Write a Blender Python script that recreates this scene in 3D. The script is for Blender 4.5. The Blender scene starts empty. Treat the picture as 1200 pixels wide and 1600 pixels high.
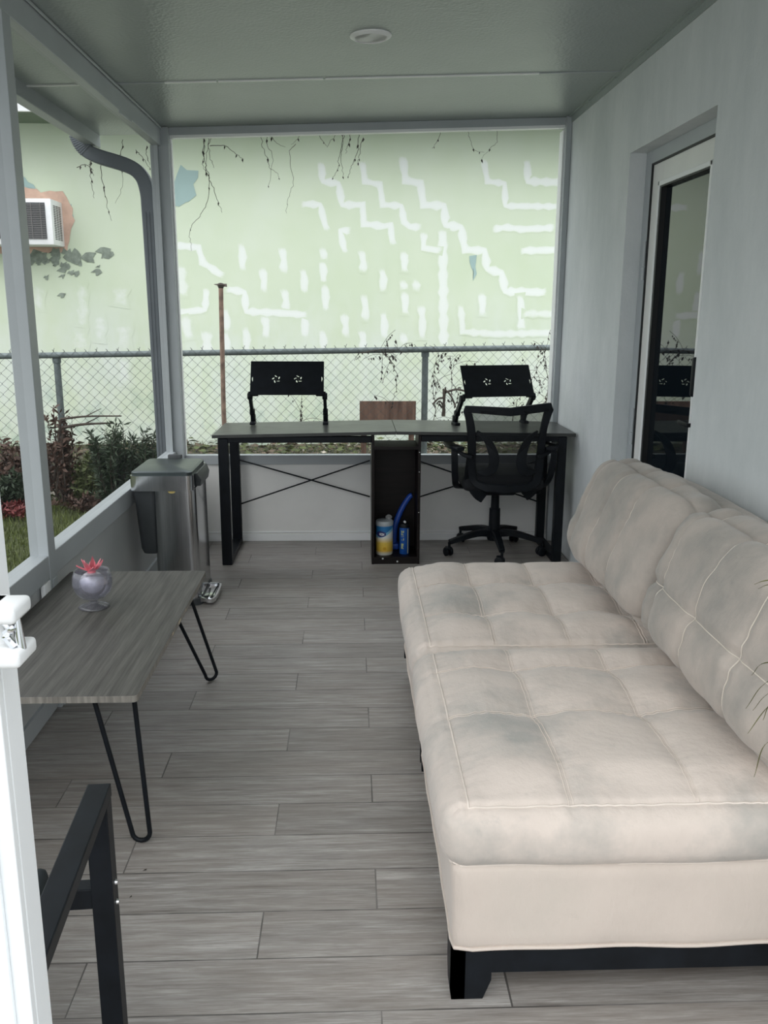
import bpy, bmesh, math, random
from mathutils import Vector, Matrix
R = math.radians
sc = bpy.context.scene
col = sc.collection
PI = math.pi

# ---------------------------------------------------------------- camera, sky, exposure
FPX = 1355.0
CAM = Vector((0, 0, 1.41))
def _n(v): return Vector(v).normalized()
_y = _n((548-600, 800-482, -FPX))
_z = -_n((575-600, 800-6580, -FPX)); _z = (_z-_y*_z.dot(_y)).normalized()
_x = _y.cross(_z)
ROT = Matrix((_x, _y, _z))                 # camera space -> world
cd = bpy.data.cameras.new('camera'); cam = bpy.data.objects.new('camera', cd); col.objects.link(cam)
cd.sensor_fit = 'VERTICAL'; cd.sensor_height = 36; cd.lens = FPX*36/1600
cd.clip_start = 0.02; cd.clip_end = 200
cam.matrix_world = Matrix.Translation(CAM) @ ROT.to_4x4()
sc.camera = cam

w = bpy.data.worlds.new('world'); sc.world = w; w.use_nodes = True
nt = w.node_tree; nt.nodes.clear()
wo = nt.nodes.new('ShaderNodeOutputWorld'); bg = nt.nodes.new('ShaderNodeBackground')
tc = nt.nodes.new('ShaderNodeTexCoord'); sx = nt.nodes.new('ShaderNodeSeparateXYZ'); cr = nt.nodes.new('ShaderNodeValToRGB')
nt.links.new(tc.outputs['Generated'], sx.inputs[0]); nt.links.new(sx.outputs['Z'], cr.inputs[0])
cr.color_ramp.elements[0].position = 0.0; cr.color_ramp.elements[0].color = (0.42, 0.45, 0.47, 1)
cr.color_ramp.elements[1].position = 0.75; cr.color_ramp.elements[1].color = (0.96, 1.0, 1.04, 1)
nt.links.new(cr.outputs[0], bg.inputs[0]); bg.inputs[1].default_value = 1.9
nt.links.new(bg.outputs[0], wo.inputs[0])

sd = bpy.data.lights.new('overcast_sun', 'SUN'); so = bpy.data.objects.new('overcast_sun', sd); col.objects.link(so)
sd.energy = 0.7; sd.angle = R(60); sd.color = (1.0, 0.97, 0.92)
so.rotation_euler = Vector((0.35, 0.75, -0.95)).to_track_quat('-Z', 'Y').to_euler()

sc.view_settings.view_transform = 'Standard'; sc.view_settings.look = 'None'
sc.view_settings.gamma = 1; sc.view_settings.use_curve_mapping = False
sc.view_settings.exposure = 0.45

# ---------------------------------------------------------------- helpers
def at(px, py, Y):
    """the point of the upright plane at depth Y that the photograph shows at (px, py)"""
    d = ROT @ Vector(((px-600)/FPX, (800-py)/FPX, -1))
    return CAM + d*(Y/d.y)

class M:
    def __init__(s): s.v = []; s.f = []; s.mi = []; s.cur = 0; s.at = {}
    def add(s, vs, fs):
        b = len(s.v); s.v += [Vector(p) for p in vs]
        for f in fs: s.f.append([b+i for i in f]); s.mi.append(s.cur)
        return b
    def box(s, a, b, rot=None, piv=None):
        (x0, y0, z0), (x1, y1, z1) = a, b
        vs = [Vector(p) for p in ((x0,y0,z0),(x1,y0,z0),(x1,y1,z0),(x0,y1,z0),(x0,y0,z1),(x1,y0,z1),(x1,y1,z1),(x0,y1,z1))]
        if rot is not None:
            c = Vector(piv) if piv else sum(vs, Vector())/8
            vs = [c+rot@(p-c) for p in vs]
        s.add(vs, [(0,3,2,1),(4,5,6,7),(0,1,5,4),(1,2,6,5),(2,3,7,6),(3,0,4,7)])
    def bevbox(s, a, b, r=0.005, n=2, rot=None, piv=None):
        bm = bmesh.new(); bmesh.ops.create_cube(bm, size=1)
        a = Vector(a); b = Vector(b)
        for v in bm.verts: v.co = Vector([(a[i]+b[i])/2+v.co[i]*(b[i]-a[i]) for i in range(3)])
        bmesh.ops.bevel(bm, geom=list(bm.edges), offset=r, segments=n, profile=0.5, affect='EDGES')
        vs = [v.co.copy() for v in bm.verts]; bm.verts.index_update()
        fs = [[v.index for v in f.verts] for f in bm.faces]; bm.free()
        if rot is not None:
            c = Vector(piv) if piv else (a+b)/2
            vs = [c+rot@(p-c) for p in vs]
        s.add(vs, fs)
    def tube(s, pts, r, n=8, closed=False, caps=True, flat=None):
        pts = [Vector(p) for p in pts]; L = len(pts)
        rs = r if isinstance(r, (list, tuple)) else [r]*L
        rings = []; prev = None
        for i, p in enumerate(pts):
            if closed: t = (pts[(i+1) % L]-pts[i-1])
            else: t = pts[min(i+1, L-1)]-pts[max(i-1, 0)]
            if t.length < 1e-9: t = Vector((0,0,1))
            t.normalize()
            if prev is None:
                up = Vector((0,0,1)) if abs(t.z) < 0.9 else Vector((1,0,0))
                u = t.cross(up).normalized()
            else:
                u = (prev-t*prev.dot(t))
                if u.length < 1e-6: u = t.orthogonal()
                u.normalize()
            prev = u; v = t.cross(u)
            rings.append([p+(u*math.cos(2*PI*k/n)+v*math.sin(2*PI*k/n))*rs[i] for k in range(n)])
        vs = [q for rg in rings for q in rg]; fs = []
        for i in range(L if closed else L-1):
            j = (i+1) % L
            for k in range(n):
                fs.append((i*n+k, i*n+(k+1) % n, j*n+(k+1) % n, j*n+k))
        if not closed and caps:
            fs.append(tuple(range(n))[::-1]); fs.append(tuple((L-1)*n+k for k in range(n)))
        s.add(vs, fs)
    def sweep(s, pts, side, w, h, closed=False):
        """rectangular bar along pts; w measured along `side`, h across"""
        pts = [Vector(p) for p in pts]; L = len(pts); side = Vector(side).normalized(); vs = []
        for i, p in enumerate(pts):
            t = (pts[(i+1) % L]-pts[i-1]) if closed else pts[min(i+1, L-1)]-pts[max(i-1, 0)]
            t.normalize(); sd_ = (side-t*side.dot(t)).normalized(); v = t.cross(sd_)
            ww = w[i] if isinstance(w, (list, tuple)) else w
            hh = h[i] if isinstance(h, (list, tuple)) else h
            for a, b in ((-1,-1),(1,-1),(1,1),(-1,1)): vs.append(p+sd_*(a*ww/2)+v*(b*hh/2))
        fs = []
        for i in range(L if closed else L-1):
            j = (i+1) % L
            for k in range(4): fs.append((i*4+k, i*4+(k+1) % 4, j*4+(k+1) % 4, j*4+k))
        if not closed: fs += [(3,2,1,0), tuple((L-1)*4+k for k in range(4))]
        s.add(vs, fs)
    def lathe(s, prof, c=(0,0,0), n=32, axis=None):
        c = Vector(c); vs = []; fs = []
        for r, z in prof:
            for k in range(n):
                p = Vector((r*math.cos(2*PI*k/n), r*math.sin(2*PI*k/n), z))
                if axis is not None: p = axis@p
                vs.append(c+p)
        for i in range(len(prof)-1):
            for k in range(n): fs.append((i*n+k, i*n+(k+1) % n, (i+1)*n+(k+1) % n, (i+1)*n+k))
        if prof[0][0] > 1e-5: fs.append(tuple(range(n))[::-1])
        if prof[-1][0] > 1e-5: fs.append(tuple((len(prof)-1)*n+k for k in range(n)))
        s.add(vs, fs)
    def prism(s, poly, f0, f1):
        """polygon poly mapped by f0 and f1 to its two faces"""
        n = len(poly); vs = [Vector(f0(*p)) for p in poly]+[Vector(f1(*p)) for p in poly]
        fs = [tuple(range(n))[::-1], tuple(range(n, 2*n))]+[(i, (i+1) % n, n+(i+1) % n, n+i) for i in range(n)]
        s.add(vs, fs)
    def build(s, name, mat, parent=None, smooth=False, bev=0, merge=False, auto=True, recalc=True, attr=None):
        off = Vector((0,0,0)); q = parent
        while q is not None: off += q.location; q = q.parent
        me = bpy.data.meshes.new(name)
        me.from_pydata([tuple(p-off) for p in s.v], [], s.f); me.update()
        mats = mat if isinstance(mat, (list, tuple)) else [mat]
        for m_ in mats: me.materials.append(m_)
        if len(mats) > 1: me.polygons.foreach_set('material_index', s.mi)
        if attr is not None:
            a = me.attributes.new('fade', 'FLOAT', 'POINT'); a.data.foreach_set('value', attr)
        if merge or recalc:
            bm = bmesh.new(); bm.from_mesh(me)
            if merge: bmesh.ops.remove_doubles(bm, verts=bm.verts, dist=1e-5)
            if recalc: bmesh.ops.recalc_face_normals(bm, faces=bm.faces)
            bm.to_mesh(me); bm.free()
        if smooth:
            me.polygons.foreach_set('use_smooth', [True]*len(me.polygons))
            if auto:
                try: me.set_sharp_from_angle(angle=R(40))
                except Exception: pass
        o = bpy.data.objects.new(name, me); col.objects.link(o); o.parent = parent
        if bev:
            b = o.modifiers.new('bevel', 'BEVEL'); b.width = bev; b.segments = 2; b.limit_method = 'ANGLE'; b.angle_limit = R(40)
        return o

def tag(o, label=None, cat=None, group=None, kind=None):
    for k, v in (('label', label), ('category', cat), ('group', group), ('kind', kind)):
        if v: o[k] = v
    return o
def thing(name, loc, label, cat, group=None, rz=0):
    o = bpy.data.objects.new(name, None); col.objects.link(o); o.location = loc; o.rotation_euler.z = rz
    o.empty_display_size = 0.1
    return tag(o, label, cat, group)
def struct(o): o['kind'] = 'structure'; return o
def copy_tree(o, parent=None):
    c = o.copy(); col.objects.link(c); c.parent = parent
    for ch in [q for q in list(col.objects) if q.parent is o]: copy_tree(ch, c)
    return c
def smoothpath(pts, k=6):
    """Catmull-Rom through pts"""
    P = [Vector(p) for p in pts]; P = [P[0]*2-P[1]]+P+[P[-1]*2-P[-2]]; out = []
    for i in range(1, len(P)-2):
        for j in range(k):
            t = j/k; a, b, c, d = P[i-1], P[i], P[i+1], P[i+2]
            out.append(0.5*((2*b)+(c-a)*t+(2*a-5*b+4*c-d)*t*t+(3*b-a-3*c+d)*t**3))
    out.append(P[-2]); return out

# ---------------------------------------------------------------- materials
def newmat(name):
    m = bpy.data.materials.new(name); m.use_nodes = True; n = m.node_tree.nodes; n.clear()
    out = n.new('ShaderNodeOutputMaterial'); b = n.new('ShaderNodeBsdfPrincipled')
    m.node_tree.links.new(b.outputs[0], out.inputs[0])
    return m, n, m.node_tree.links, b, out
def mapping(n, L, scale=(1,1,1), src='Object'):
    tc = n.new('ShaderNodeTexCoord'); mp = n.new('ShaderNodeMapping'); mp.inputs['Scale'].default_value = scale
    L.new(tc.outputs[src], mp.inputs[0]); return mp.outputs[0]
def noise(n, L, vec, scale, detail=4, rough=0.55):
    t = n.new('ShaderNodeTexNoise'); t.inputs['Scale'].default_value = scale; t.inputs['Detail'].default_value = detail
    t.inputs['Roughness'].default_value = rough
    if vec is not None: L.new(vec, t.inputs['Vector'])
    return t.outputs['Fac']
def ramp(n, L, fac, stops):
    r = n.new('ShaderNodeValToRGB'); e = r.color_ramp.elements
    while len(e) < len(stops): e.new(0.5)
    for i, (p, c) in enumerate(stops):
        e[i].position = p; e[i].color = (*c, 1) if len(c) == 3 else c
    L.new(fac, r.inputs[0]); return r.outputs[0]
def mix(n, L, fac, a, b, mode='MIX'):
    m = n.new('ShaderNodeMix'); m.data_type = 'RGBA'; m.blend_type = mode
    for s_, v in ((0, fac), (6, a), (7, b)):
        if isinstance(v, (float, int)): m.inputs[s_].default_value = v
        elif isinstance(v, tuple): m.inputs[s_].default_value = (*v, 1) if len(v) == 3 else v
        else: L.new(v, m.inputs[s_])
    return m.outputs[2]
def mth(n, L, op, a, b=0.0, c=None):
    m = n.new('ShaderNodeMath'); m.operation = op
    for i, v in enumerate((a, b, c)):
        if v is None: continue
        if isinstance(v, (float, int)): m.inputs[i].default_value = v
        else: L.new(v, m.inputs[i])
    return m.outputs[0]
def bump(n, L, b, h, strength=0.3, dist=0.01):
    bp = n.new('ShaderNodeBump'); bp.inputs['Strength'].default_value = strength; bp.inputs['Distance'].default_value = dist
    L.new(h, bp.inputs['Height']); L.new(bp.outputs[0], b.inputs['Normal'])
def simple(name, c, rough=0.5, metal=0.0, var=0.12, vs=6, bs=0, bscale=200, spec=0.5, scale=(1,1,1)):
    m, n, L, b, o = newmat(name); vec = mapping(n, L, scale)
    f = noise(n, L, vec, vs, 5)
    lo = tuple(x*(1-var) for x in c); hi = tuple(min(1, x*(1+var)) for x in c)
    L.new(ramp(n, L, f, [(0.3, lo), (0.7, hi)]), b.inputs['Base Color'])
    b.inputs['Roughness'].default_value = rough; b.inputs['Metallic'].default_value = metal
    b.inputs['Specular IOR Level'].default_value = spec
    if bs: bump(n, L, b, noise(n, L, vec, bscale, 3), bs, 0.004)
    return m

MAT = {}
MAT['alu'] = simple('painted_aluminium', (0.43, 0.46, 0.475), 0.42, 0, 0.06, 3, 0.05, 60)
MAT['alu_lip'] = simple('bright_aluminium_lip', (0.92, 0.93, 0.93), 0.4, 0, 0.03, 3)
MAT['stile'] = simple('white_door_paint', (0.86, 0.88, 0.89), 0.3, 0, 0.03, 3)
MAT['panel'] = simple('kick_panel', (0.86, 0.855, 0.83), 0.3, 0, 0.07, 2)
MAT['downspout'] = simple('grey_downspout', (0.12, 0.135, 0.15), 0.5, 0, 0.12, 5)
MAT['black_metal'] = simple('black_powder_coat', (0.006, 0.008, 0.011), 0.45, 0, 0.3, 20, spec=0.22)
MAT['black_plastic'] = simple('black_plastic', (0.006, 0.008, 0.011), 0.5, 0, 0.3, 20, spec=0.22)
MAT['dark_wood'] = simple('black_brown_board', (0.009, 0.006, 0.0055), 0.45, 0, 0.5, 3, 0, 200, 0.25, (1, 1, 12))
MAT['white_plastic'] = simple('white_plastic', (0.75, 0.76, 0.76), 0.35, 0, 0.03)
MAT['chrome'] = simple('chrome', (0.75, 0.76, 0.78), 0.12, 1.0, 0.03)
MAT['rust'] = simple('rusty_pipe', (0.24, 0.16, 0.12), 0.8, 0, 0.5, 18, 0.5, 60)
MAT['galv'] = simple('weathered_galvanised_rail', (0.16, 0.19, 0.19), 0.6, 0.2, 0.25, 15)
MAT['wire'] = simple('fence_wire', (0.09, 0.10, 0.10), 0.6, 0.3, 0.3, 20)
MAT['soil'] = simple('bare_soil', (0.085, 0.078, 0.055), 0.95, 0, 0.5, 9, 0.6, 40)
MAT['stem'] = simple('dry_stem', (0.06, 0.045, 0.035), 0.8, 0, 0.4, 20)
MAT['dead_leaf'] = simple('dead_leaf', (0.045, 0.035, 0.03), 0.8, 0, 0.5, 30)
MAT['gasket'] = simple('black_gasket_and_gap_shade', (0.01, 0.011, 0.012), 0.5)  # real glass gasket; its black also stands for shade in the leaf gap
MAT['fascia'] = simple('white_fascia', (0.92, 0.93, 0.93), 0.5)
MAT['soffit'] = simple('green_soffit', (0.16, 0.21, 0.15), 0.8)
MAT['blue'] = simple('blue_plastic', (0.02, 0.09, 0.48), 0.4)

# stucco wall of the house (white with a cool tint, faint grime)
m, n, L, b, o = newmat('painted_stucco'); v = mapping(n, L)
mps = n.new('ShaderNodeMapping'); mps.inputs['Scale'].default_value = (1, 1, 0.45); L.new(v, mps.inputs[0])
g = noise(n, L, mps.outputs[0], 2.6, 7, 0.68); c = ramp(n, L, g, [(0.35, (0.64, 0.675, 0.68)), (0.62, (0.76, 0.785, 0.79))])
sp = noise(n, L, v, 7, 8, 0.75); c = mix(n, L, ramp(n, L, sp, [(0.70, (0,0,0)), (0.80, (0.35,0.35,0.35))]), c, (0.30, 0.32, 0.33))
L.new(c, b.inputs['Base Color']); b.inputs['Roughness'].default_value = 0.75
bump(n, L, b, noise(n, L, v, 55, 6, 0.7), 0.35, 0.004); MAT['stucco'] = m
# embossed roof sheet
m, n, L, b, o = newmat('stucco_embossed_roof_sheet'); v = mapping(n, L)
L.new(ramp(n, L, noise(n, L, v, 2, 3), [(0.3, (0.30, 0.34, 0.33)), (0.7, (0.345, 0.385, 0.375))]), b.inputs['Base Color'])
b.inputs['Roughness'].default_value = 0.33
vo = n.new('ShaderNodeTexVoronoi'); vo.inputs['Scale'].default_value = 75; L.new(v, vo.inputs['Vector'])
bump(n, L, b, vo.outputs['Distance'], 0.35, 0.003); MAT['roof'] = m

# wood-look porcelain planks
m, n, L, b, o = newmat('wood_look_plank_tile')
tc = n.new('ShaderNodeTexCoord'); sp = n.new('ShaderNodeSeparateXYZ'); L.new(tc.outputs['Object'], sp.inputs[0])
W, LEN = 0.1552, 0.917
yy = mth(n, L, 'DIVIDE', mth(n, L, 'SUBTRACT', sp.outputs['Y'], 1.661-W*30), W)
row = mth(n, L, 'FLOOR', yy); fy = mth(n, L, 'SUBTRACT', yy, row)
wob = mth(n, L, 'MULTIPLY', mth(n, L, 'MODULO', row, 3.0), 0.272)
xx = mth(n, L, 'DIVIDE', mth(n, L, 'SUBTRACT', mth(n, L, 'ADD', sp.outputs['X'], 0.215+LEN*30), wob), LEN)
cc = mth(n, L, 'FLOOR', xx); fx = mth(n, L, 'SUBTRACT', xx, cc)
def edge(f, wd):
    a = mth(n, L, 'MINIMUM', f, mth(n, L, 'SUBTRACT', 1.0, f)); return mth(n, L, 'LESS_THAN', a, wd)
nz0 = noise(n, L, tc.outputs['Object'], 3.5, 3)
gw = mth(n, L, 'MULTIPLY_ADD', nz0, 0.024, -0.0005)
gr = mth(n, L, 'MAXIMUM', edge(fy, gw), edge(fx, mth(n, L, 'MULTIPLY', gw, 0.17)))
cmb = n.new('ShaderNodeCombineXYZ'); L.new(row, cmb.inputs[0]); L.new(cc, cmb.inputs[1])
wn = n.new('ShaderNodeTexWhiteNoise'); wn.noise_dimensions = '2D'; L.new(cmb.outputs[0], wn.inputs[0])
mp = n.new('ShaderNodeMapping'); mp.inputs['Scale'].default_value = (2.6, 38, 1)
vm = n.new('ShaderNodeVectorMath'); vm.operation = 'MULTIPLY_ADD'; vm.inputs[1].default_value = (13, 7, 5)
L.new(wn.outputs['Color'], vm.inputs[0]); L.new(tc.outputs['Object'], vm.inputs[2]); L.new(vm.outputs[0], mp.inputs[0])
g1 = noise(n, L, mp.outputs[0], 1.6, 8, 0.65)
c = ramp(n, L, g1, [(0.25, (0.11, 0.098, 0.088)), (0.40, (0.27, 0.252, 0.235)), (0.60, (0.41, 0.392, 0.37)), (0.8, (0.60, 0.58, 0.55))])
mp3 = n.new('ShaderNodeMapping'); mp3.inputs['Scale'].default_value = (6, 150, 1); L.new(vm.outputs[0], mp3.inputs[0])
c = mix(n, L, ramp(n, L, noise(n, L, mp3.outputs[0], 2.0, 6, 0.7), [(0.42, (0.55,0.55,0.55)), (0.55, (0,0,0))]), c, (0.20, 0.18, 0.16))
mp2 = n.new('ShaderNodeMapping'); mp2.inputs['Scale'].default_value = (1.2, 5, 1); L.new(vm.outputs[0], mp2.inputs[0])
g2 = noise(n, L, mp2.outputs[0], 2.2, 4, 0.6)
c = mix(n, L, ramp(n, L, g2, [(0.35, (0,0,0)), (0.75, (0.5,0.5,0.5))]), c, (0.26, 0.222, 0.19))
tv = mth(n, L, 'MULTIPLY_ADD', wn.outputs['Value'], 0.22, 0.89)
cx_ = n.new('ShaderNodeCombineXYZ'); [L.new(tv, cx_.inputs[i]) for i in range(3)]
c = mix(n, L, 1.0, c, cx_.outputs[0], 'MULTIPLY')
gc = ramp(n, L, noise(n, L, tc.outputs['Object'], 5, 3), [(0.45, (0.055, 0.05, 0.047)), (0.6, (0.17, 0.16, 0.15))])
c = mix(n, L, mth(n, L, 'MULTIPLY', gr, 0.85), c, gc)
dk = noise(n, L, tc.outputs['Object'], 9, 6, 0.8); c = mix(n, L, ramp(n, L, dk, [(0.74, (0,0,0)), (0.82, (0.6,0.6,0.6))]), c, (0.09, 0.085, 0.08))
L.new(c, b.inputs['Base Color']); L.new(mth(n, L, 'MULTIPLY_ADD', g1, 0.25, 0.36), b.inputs['Roughness'])
bump(n, L, b, mth(n, L, 'SUBTRACT', mth(n, L, 'MULTIPLY', g1, 0.25), gr), 0.35, 0.003); MAT['floor'] = m

# green painted masonry + white putty marks read from the 'fade' attribute
def greenwall(n, L):
    v = mapping(n, L)
    g = noise(n, L, v, 0.9, 6, 0.6)
    c = ramp(n, L, g, [(0.3, (0.60, 0.69, 0.50)), (0.55, (0.655, 0.73, 0.56)), (0.75, (0.70, 0.765, 0.63))])
    mp = n.new('ShaderNodeMapping'); mp.inputs['Scale'].default_value = (1.4, 1, 0.7); L.new(v, mp.inputs[0])
    w_ = noise(n, L, mp.outputs[0], 1.7, 7, 0.7)
    sp = n.new('ShaderNodeSeparateXYZ'); L.new(v, sp.inputs[0])
    low = n.new('ShaderNodeMapRange'); L.new(sp.outputs['Z'], low.inputs[0])
    low.inputs[1].default_value = 1.6; low.inputs[2].default_value = 0.9; low.inputs[3].default_value = 0; low.inputs[4].default_value = 0.62
    wf = mth(n, L, 'MULTIPLY', ramp(n, L, w_, [(0.38, (0,0,0)), (0.62, (1,1,1))]), mth(n, L, 'ADD', low.outputs[0], 0.12))
    c = mix(n, L, wf, c, (0.74, 0.79, 0.75))
    # mildew towards the ground and speckles of dirt
    lw = n.new('ShaderNodeMapRange'); L.new(sp.outputs['Z'], lw.inputs[0])
    lw.inputs[1].default_value = 0.95; lw.inputs[2].default_value = 0.15; lw.inputs[3].default_value = 0; lw.inputs[4].default_value = 0.9
    mf = mth(n, L, 'MULTIPLY', ramp(n, L, noise(n, L, v, 3.0, 7, 0.7), [(0.5, (0,0,0)), (0.7, (1,1,1))]), lw.outputs[0])
    c = mix(n, L, mf, c, (0.22, 0.36, 0.28))
    s2 = noise(n, L, v, 14, 5, 0.7); c = mix(n, L, ramp(n, L, s2, [(0.72, (0,0,0)), (0.78, (0.45,0.45,0.45))]), c, (0.25, 0.32, 0.27))
    return c, v
m, n, L, b, o = newmat('green_masonry_paint'); c, v = greenwall(n, L)
at_ = n.new('ShaderNodeAttribute'); at_.attribute_name = 'fade'
ed = noise(n, L, v, 16, 5, 0.7)
f = mth(n, L, 'ADD', at_.outputs['Fac'], mth(n, L, 'MULTIPLY_ADD', ed, 0.9, -0.45))
f = ramp(n, L, f, [(0.16, (0,0,0)), (0.50, (1,1,1))])
f = mth(n, L, 'MULTIPLY', f, mth(n, L, 'MULTIPLY_ADD', at_.outputs['Fac'], 0.45, 0.35))
c = mix(n, L, f, c, (0.86, 0.88, 0.87))
L.new(c, b.inputs['Base Color']); b.inputs['Roughness'].default_value = 0.85
bump(n, L, b, noise(n, L, v, 40, 5, 0.7), 0.3, 0.004); MAT['green'] = m
MAT['bare_grey'] = simple('bare_grey_patch', (0.36, 0.49, 0.47), 0.85, 0, 0.06, 5)
MAT['salmon'] = simple('bare_salmon_patch', (0.66, 0.45, 0.35), 0.85, 0, 0.2, 7)
MAT['mould'] = simple('mould_stain', (0.25, 0.29, 0.24), 0.9, 0, 0.3, 20)

# cream microfibre with real dirt
def fabric(name, base, dirt, amt, dscale=2.4, lo=0.42, hi=0.72, spots=()):
    m, n, L, b, o = newmat(name); v = mapping(n, L)
    g = noise(n, L, v, 4, 5, 0.6); c = ramp(n, L, g, [(0.3, tuple(x*0.93 for x in base)), (0.7, tuple(min(1, x*1.05) for x in base))])
    d = noise(n, L, v, dscale, 6, 0.62)
    c = mix(n, L, mth(n, L, 'MULTIPLY', ramp(n, L, d, [(lo, (0,0,0)), (hi, (1,1,1))]), amt), c, dirt)
    d2 = noise(n, L, v, dscale*6, 7, 0.75)
    c = mix(n, L, ramp(n, L, d2, [(0.62, (0,0,0)), (0.80, (0.4,0.4,0.4))]), c, dirt)
    sp = n.new('ShaderNodeSeparateXYZ'); L.new(v, sp.inputs[0])
    for sx_, sy_, rx, ry in spots:      # worn oval stain
        dx = mth(n, L, 'DIVIDE', mth(n, L, 'SUBTRACT', sp.outputs['X'], sx_), rx); dy = mth(n, L, 'DIVIDE', mth(n, L, 'SUBTRACT', sp.outputs['Y'], sy_), ry)
        r2 = mth(n, L, 'ADD', mth(n, L, 'MULTIPLY', dx, dx), mth(n, L, 'MULTIPLY', dy, dy))
        r2 = mth(n, L, 'ADD', r2, mth(n, L, 'MULTIPLY_ADD', noise(n, L, v, 45, 5, 0.7), 2.4, -1.2))
        c = mix(n, L, ramp(n, L, r2, [(0.3, (0.4,0.4,0.4)), (1.0, (0,0,0))]), c, dirt)
    L.new(c, b.inputs['Base Color']); b.inputs['Roughness'].default_value = 0.9
    b.inputs['Sheen Weight'].default_value = 0.25; b.inputs['Sheen Roughness'].default_value = 0.5
    mp = n.new('ShaderNodeMapping'); mp.inputs['Scale'].default_value = (1, 1, 0.35); L.new(v, mp.inputs[0])
    h = mth(n, L, 'ADD', noise(n, L, mp.outputs[0], 14, 4, 0.6), mth(n, L, 'MULTIPLY', noise(n, L, v, 300, 2), 0.06))
    bump(n, L, b, h, 0.5, 0.012); return m
MAT['seat_fabric'] = fabric('cream_microfibre', (0.655, 0.57, 0.505), (0.26, 0.275, 0.26), 0.66, 2.6, 0.45, 0.66, [(-0.34, -0.185, 0.050, 0.034)])
MAT['base_fabric'] = fabric('cream_microfibre_base', (0.61, 0.53, 0.465), (0.40, 0.38, 0.33), 0.6, 2.0, 0.5, 0.8)
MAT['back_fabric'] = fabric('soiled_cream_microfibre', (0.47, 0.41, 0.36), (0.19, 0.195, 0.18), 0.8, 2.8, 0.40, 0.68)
MAT['seat_thread'] = simple('seat_seam_thread', (0.72, 0.64, 0.57), 0.8)
MAT['thread'] = simple('seam_thread', (0.70, 0.64, 0.56), 0.8)

# coffee table laminate with cathedral grain
m, n, L, b, o = newmat('grey_oak_laminate'); v = mapping(n, L, (1, 1, 1))
wv = n.new('ShaderNodeTexWave'); wv.wave_type = 'BANDS'; wv.bands_direction = 'X'
mp = n.new('ShaderNodeMapping'); mp.inputs['Scale'].default_value = (5, 1.0, 1); L.new(v, mp.inputs[0]); L.new(mp.outputs[0], wv.inputs[0])
wv.inputs['Scale'].default_value = 1.2; wv.inputs['Distortion'].default_value = 14; wv.inputs['Detail'].default_value = 4; wv.inputs['Detail Scale'].default_value = 0.8
mp2 = n.new('ShaderNodeMapping'); mp2.inputs['Scale'].default_value = (90, 3, 1); L.new(v, mp2.inputs[0])
fg = noise(n, L, mp2.outputs[0], 1.5, 6, 0.7)
f = mth(n, L, 'ADD', mth(n, L, 'MULTIPLY', wv.outputs['Fac'], 0.13), mth(n, L, 'MULTIPLY', fg, 0.87))
L.new(ramp(n, L, f, [(0.28, (0.045, 0.042, 0.037)), (0.5, (0.084, 0.08, 0.071)), (0.75, (0.135, 0.129, 0.115))]), b.inputs['Base Color'])
b.inputs['Roughness'].default_value = 0.5; b.inputs['Specular IOR Level'].default_value = 0.3; bump(n, L, b, fg, 0.12, 0.002); MAT['oak'] = m
MAT['oak_edge'] = simple('grey_oak_edge_band', (0.22, 0.205, 0.18), 0.5, 0, 0.35, 30, 0, 200, 0.5, (3, 3, 0.3))
MAT['core'] = simple('chipped_board_core', (0.50, 0.43, 0.33), 0.9)

# desk top: worn black laminate
m, n, L, b, o = newmat('worn_black_laminate'); v = mapping(n, L)
g = noise(n, L, v, 6, 6, 0.6); L.new(ramp(n, L, g, [(0.3, (0.028, 0.030, 0.028)), (0.7, (0.055, 0.058, 0.053))]), b.inputs['Base Color'])
L.new(mth(n, L, 'MULTIPLY_ADD', g, 0.25, 0.22), b.inputs['Roughness']); MAT['desk_top'] = m

# brushed steel
m, n, L, b, o = newmat('brushed_steel'); v = mapping(n, L, (260, 260, 3))
g = noise(n, L, v, 1, 3); L.new(ramp(n, L, g, [(0.3, (0.42, 0.43, 0.44)), (0.7, (0.52, 0.53, 0.54))]), b.inputs['Base Color'])
b.inputs['Metallic'].default_value = 1; b.inputs['Roughness'].default_value = 0.17; MAT['steel'] = m
MAT['bin_plastic'] = simple('dark_grey_plastic', (0.05, 0.056, 0.06), 0.42)
MAT['bin_lid'] = simple('dark_steel_lid', (0.08, 0.098, 0.10), 0.33, 0.7, 0.08)

# glass kinds
def glassy(name, tint, rough=0.0, ior=1.45):
    m, n, L, b, o = newmat(name); b.inputs['Base Color'].default_value = (*tint, 1)
    b.inputs['Transmission Weight'].default_value = 1; b.inputs['Roughness'].default_value = rough; b.inputs['IOR'].default_value = ior
    return m
m, n, L, b, o = newmat('clear_thin_glass'); tr = n.new('ShaderNodeBsdfTransparent'); tr.inputs[0].default_value = (0.95, 0.95, 0.99, 1)
gl = n.new('ShaderNodeBsdfGlossy'); gl.inputs['Roughness'].default_value = 0.03; lw = n.new('ShaderNodeLayerWeight'); lw.inputs[0].default_value = 0.35
mx = n.new('ShaderNodeMixShader'); L.new(mth(n, L, 'MULTIPLY_ADD', lw.outputs['Fresnel'], 0.6, 0.03), mx.inputs[0]); L.new(tr.outputs[0], mx.inputs[1]); L.new(gl.outputs[0], mx.inputs[2]); df = n.new('ShaderNodeBsdfDiffuse'); df.inputs[0].default_value = (0.75, 0.75, 0.82, 1); m2 = n.new('ShaderNodeMixShader'); m2.inputs[0].default_value = 0.08; L.new(mx.outputs[0], m2.inputs[1]); L.new(df.outputs[0], m2.inputs[2]); L.new(m2.outputs[0], o.inputs[0]); MAT['glass'] = m
m, n, L, b, o = newmat('door_glass_dark_room')
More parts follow.
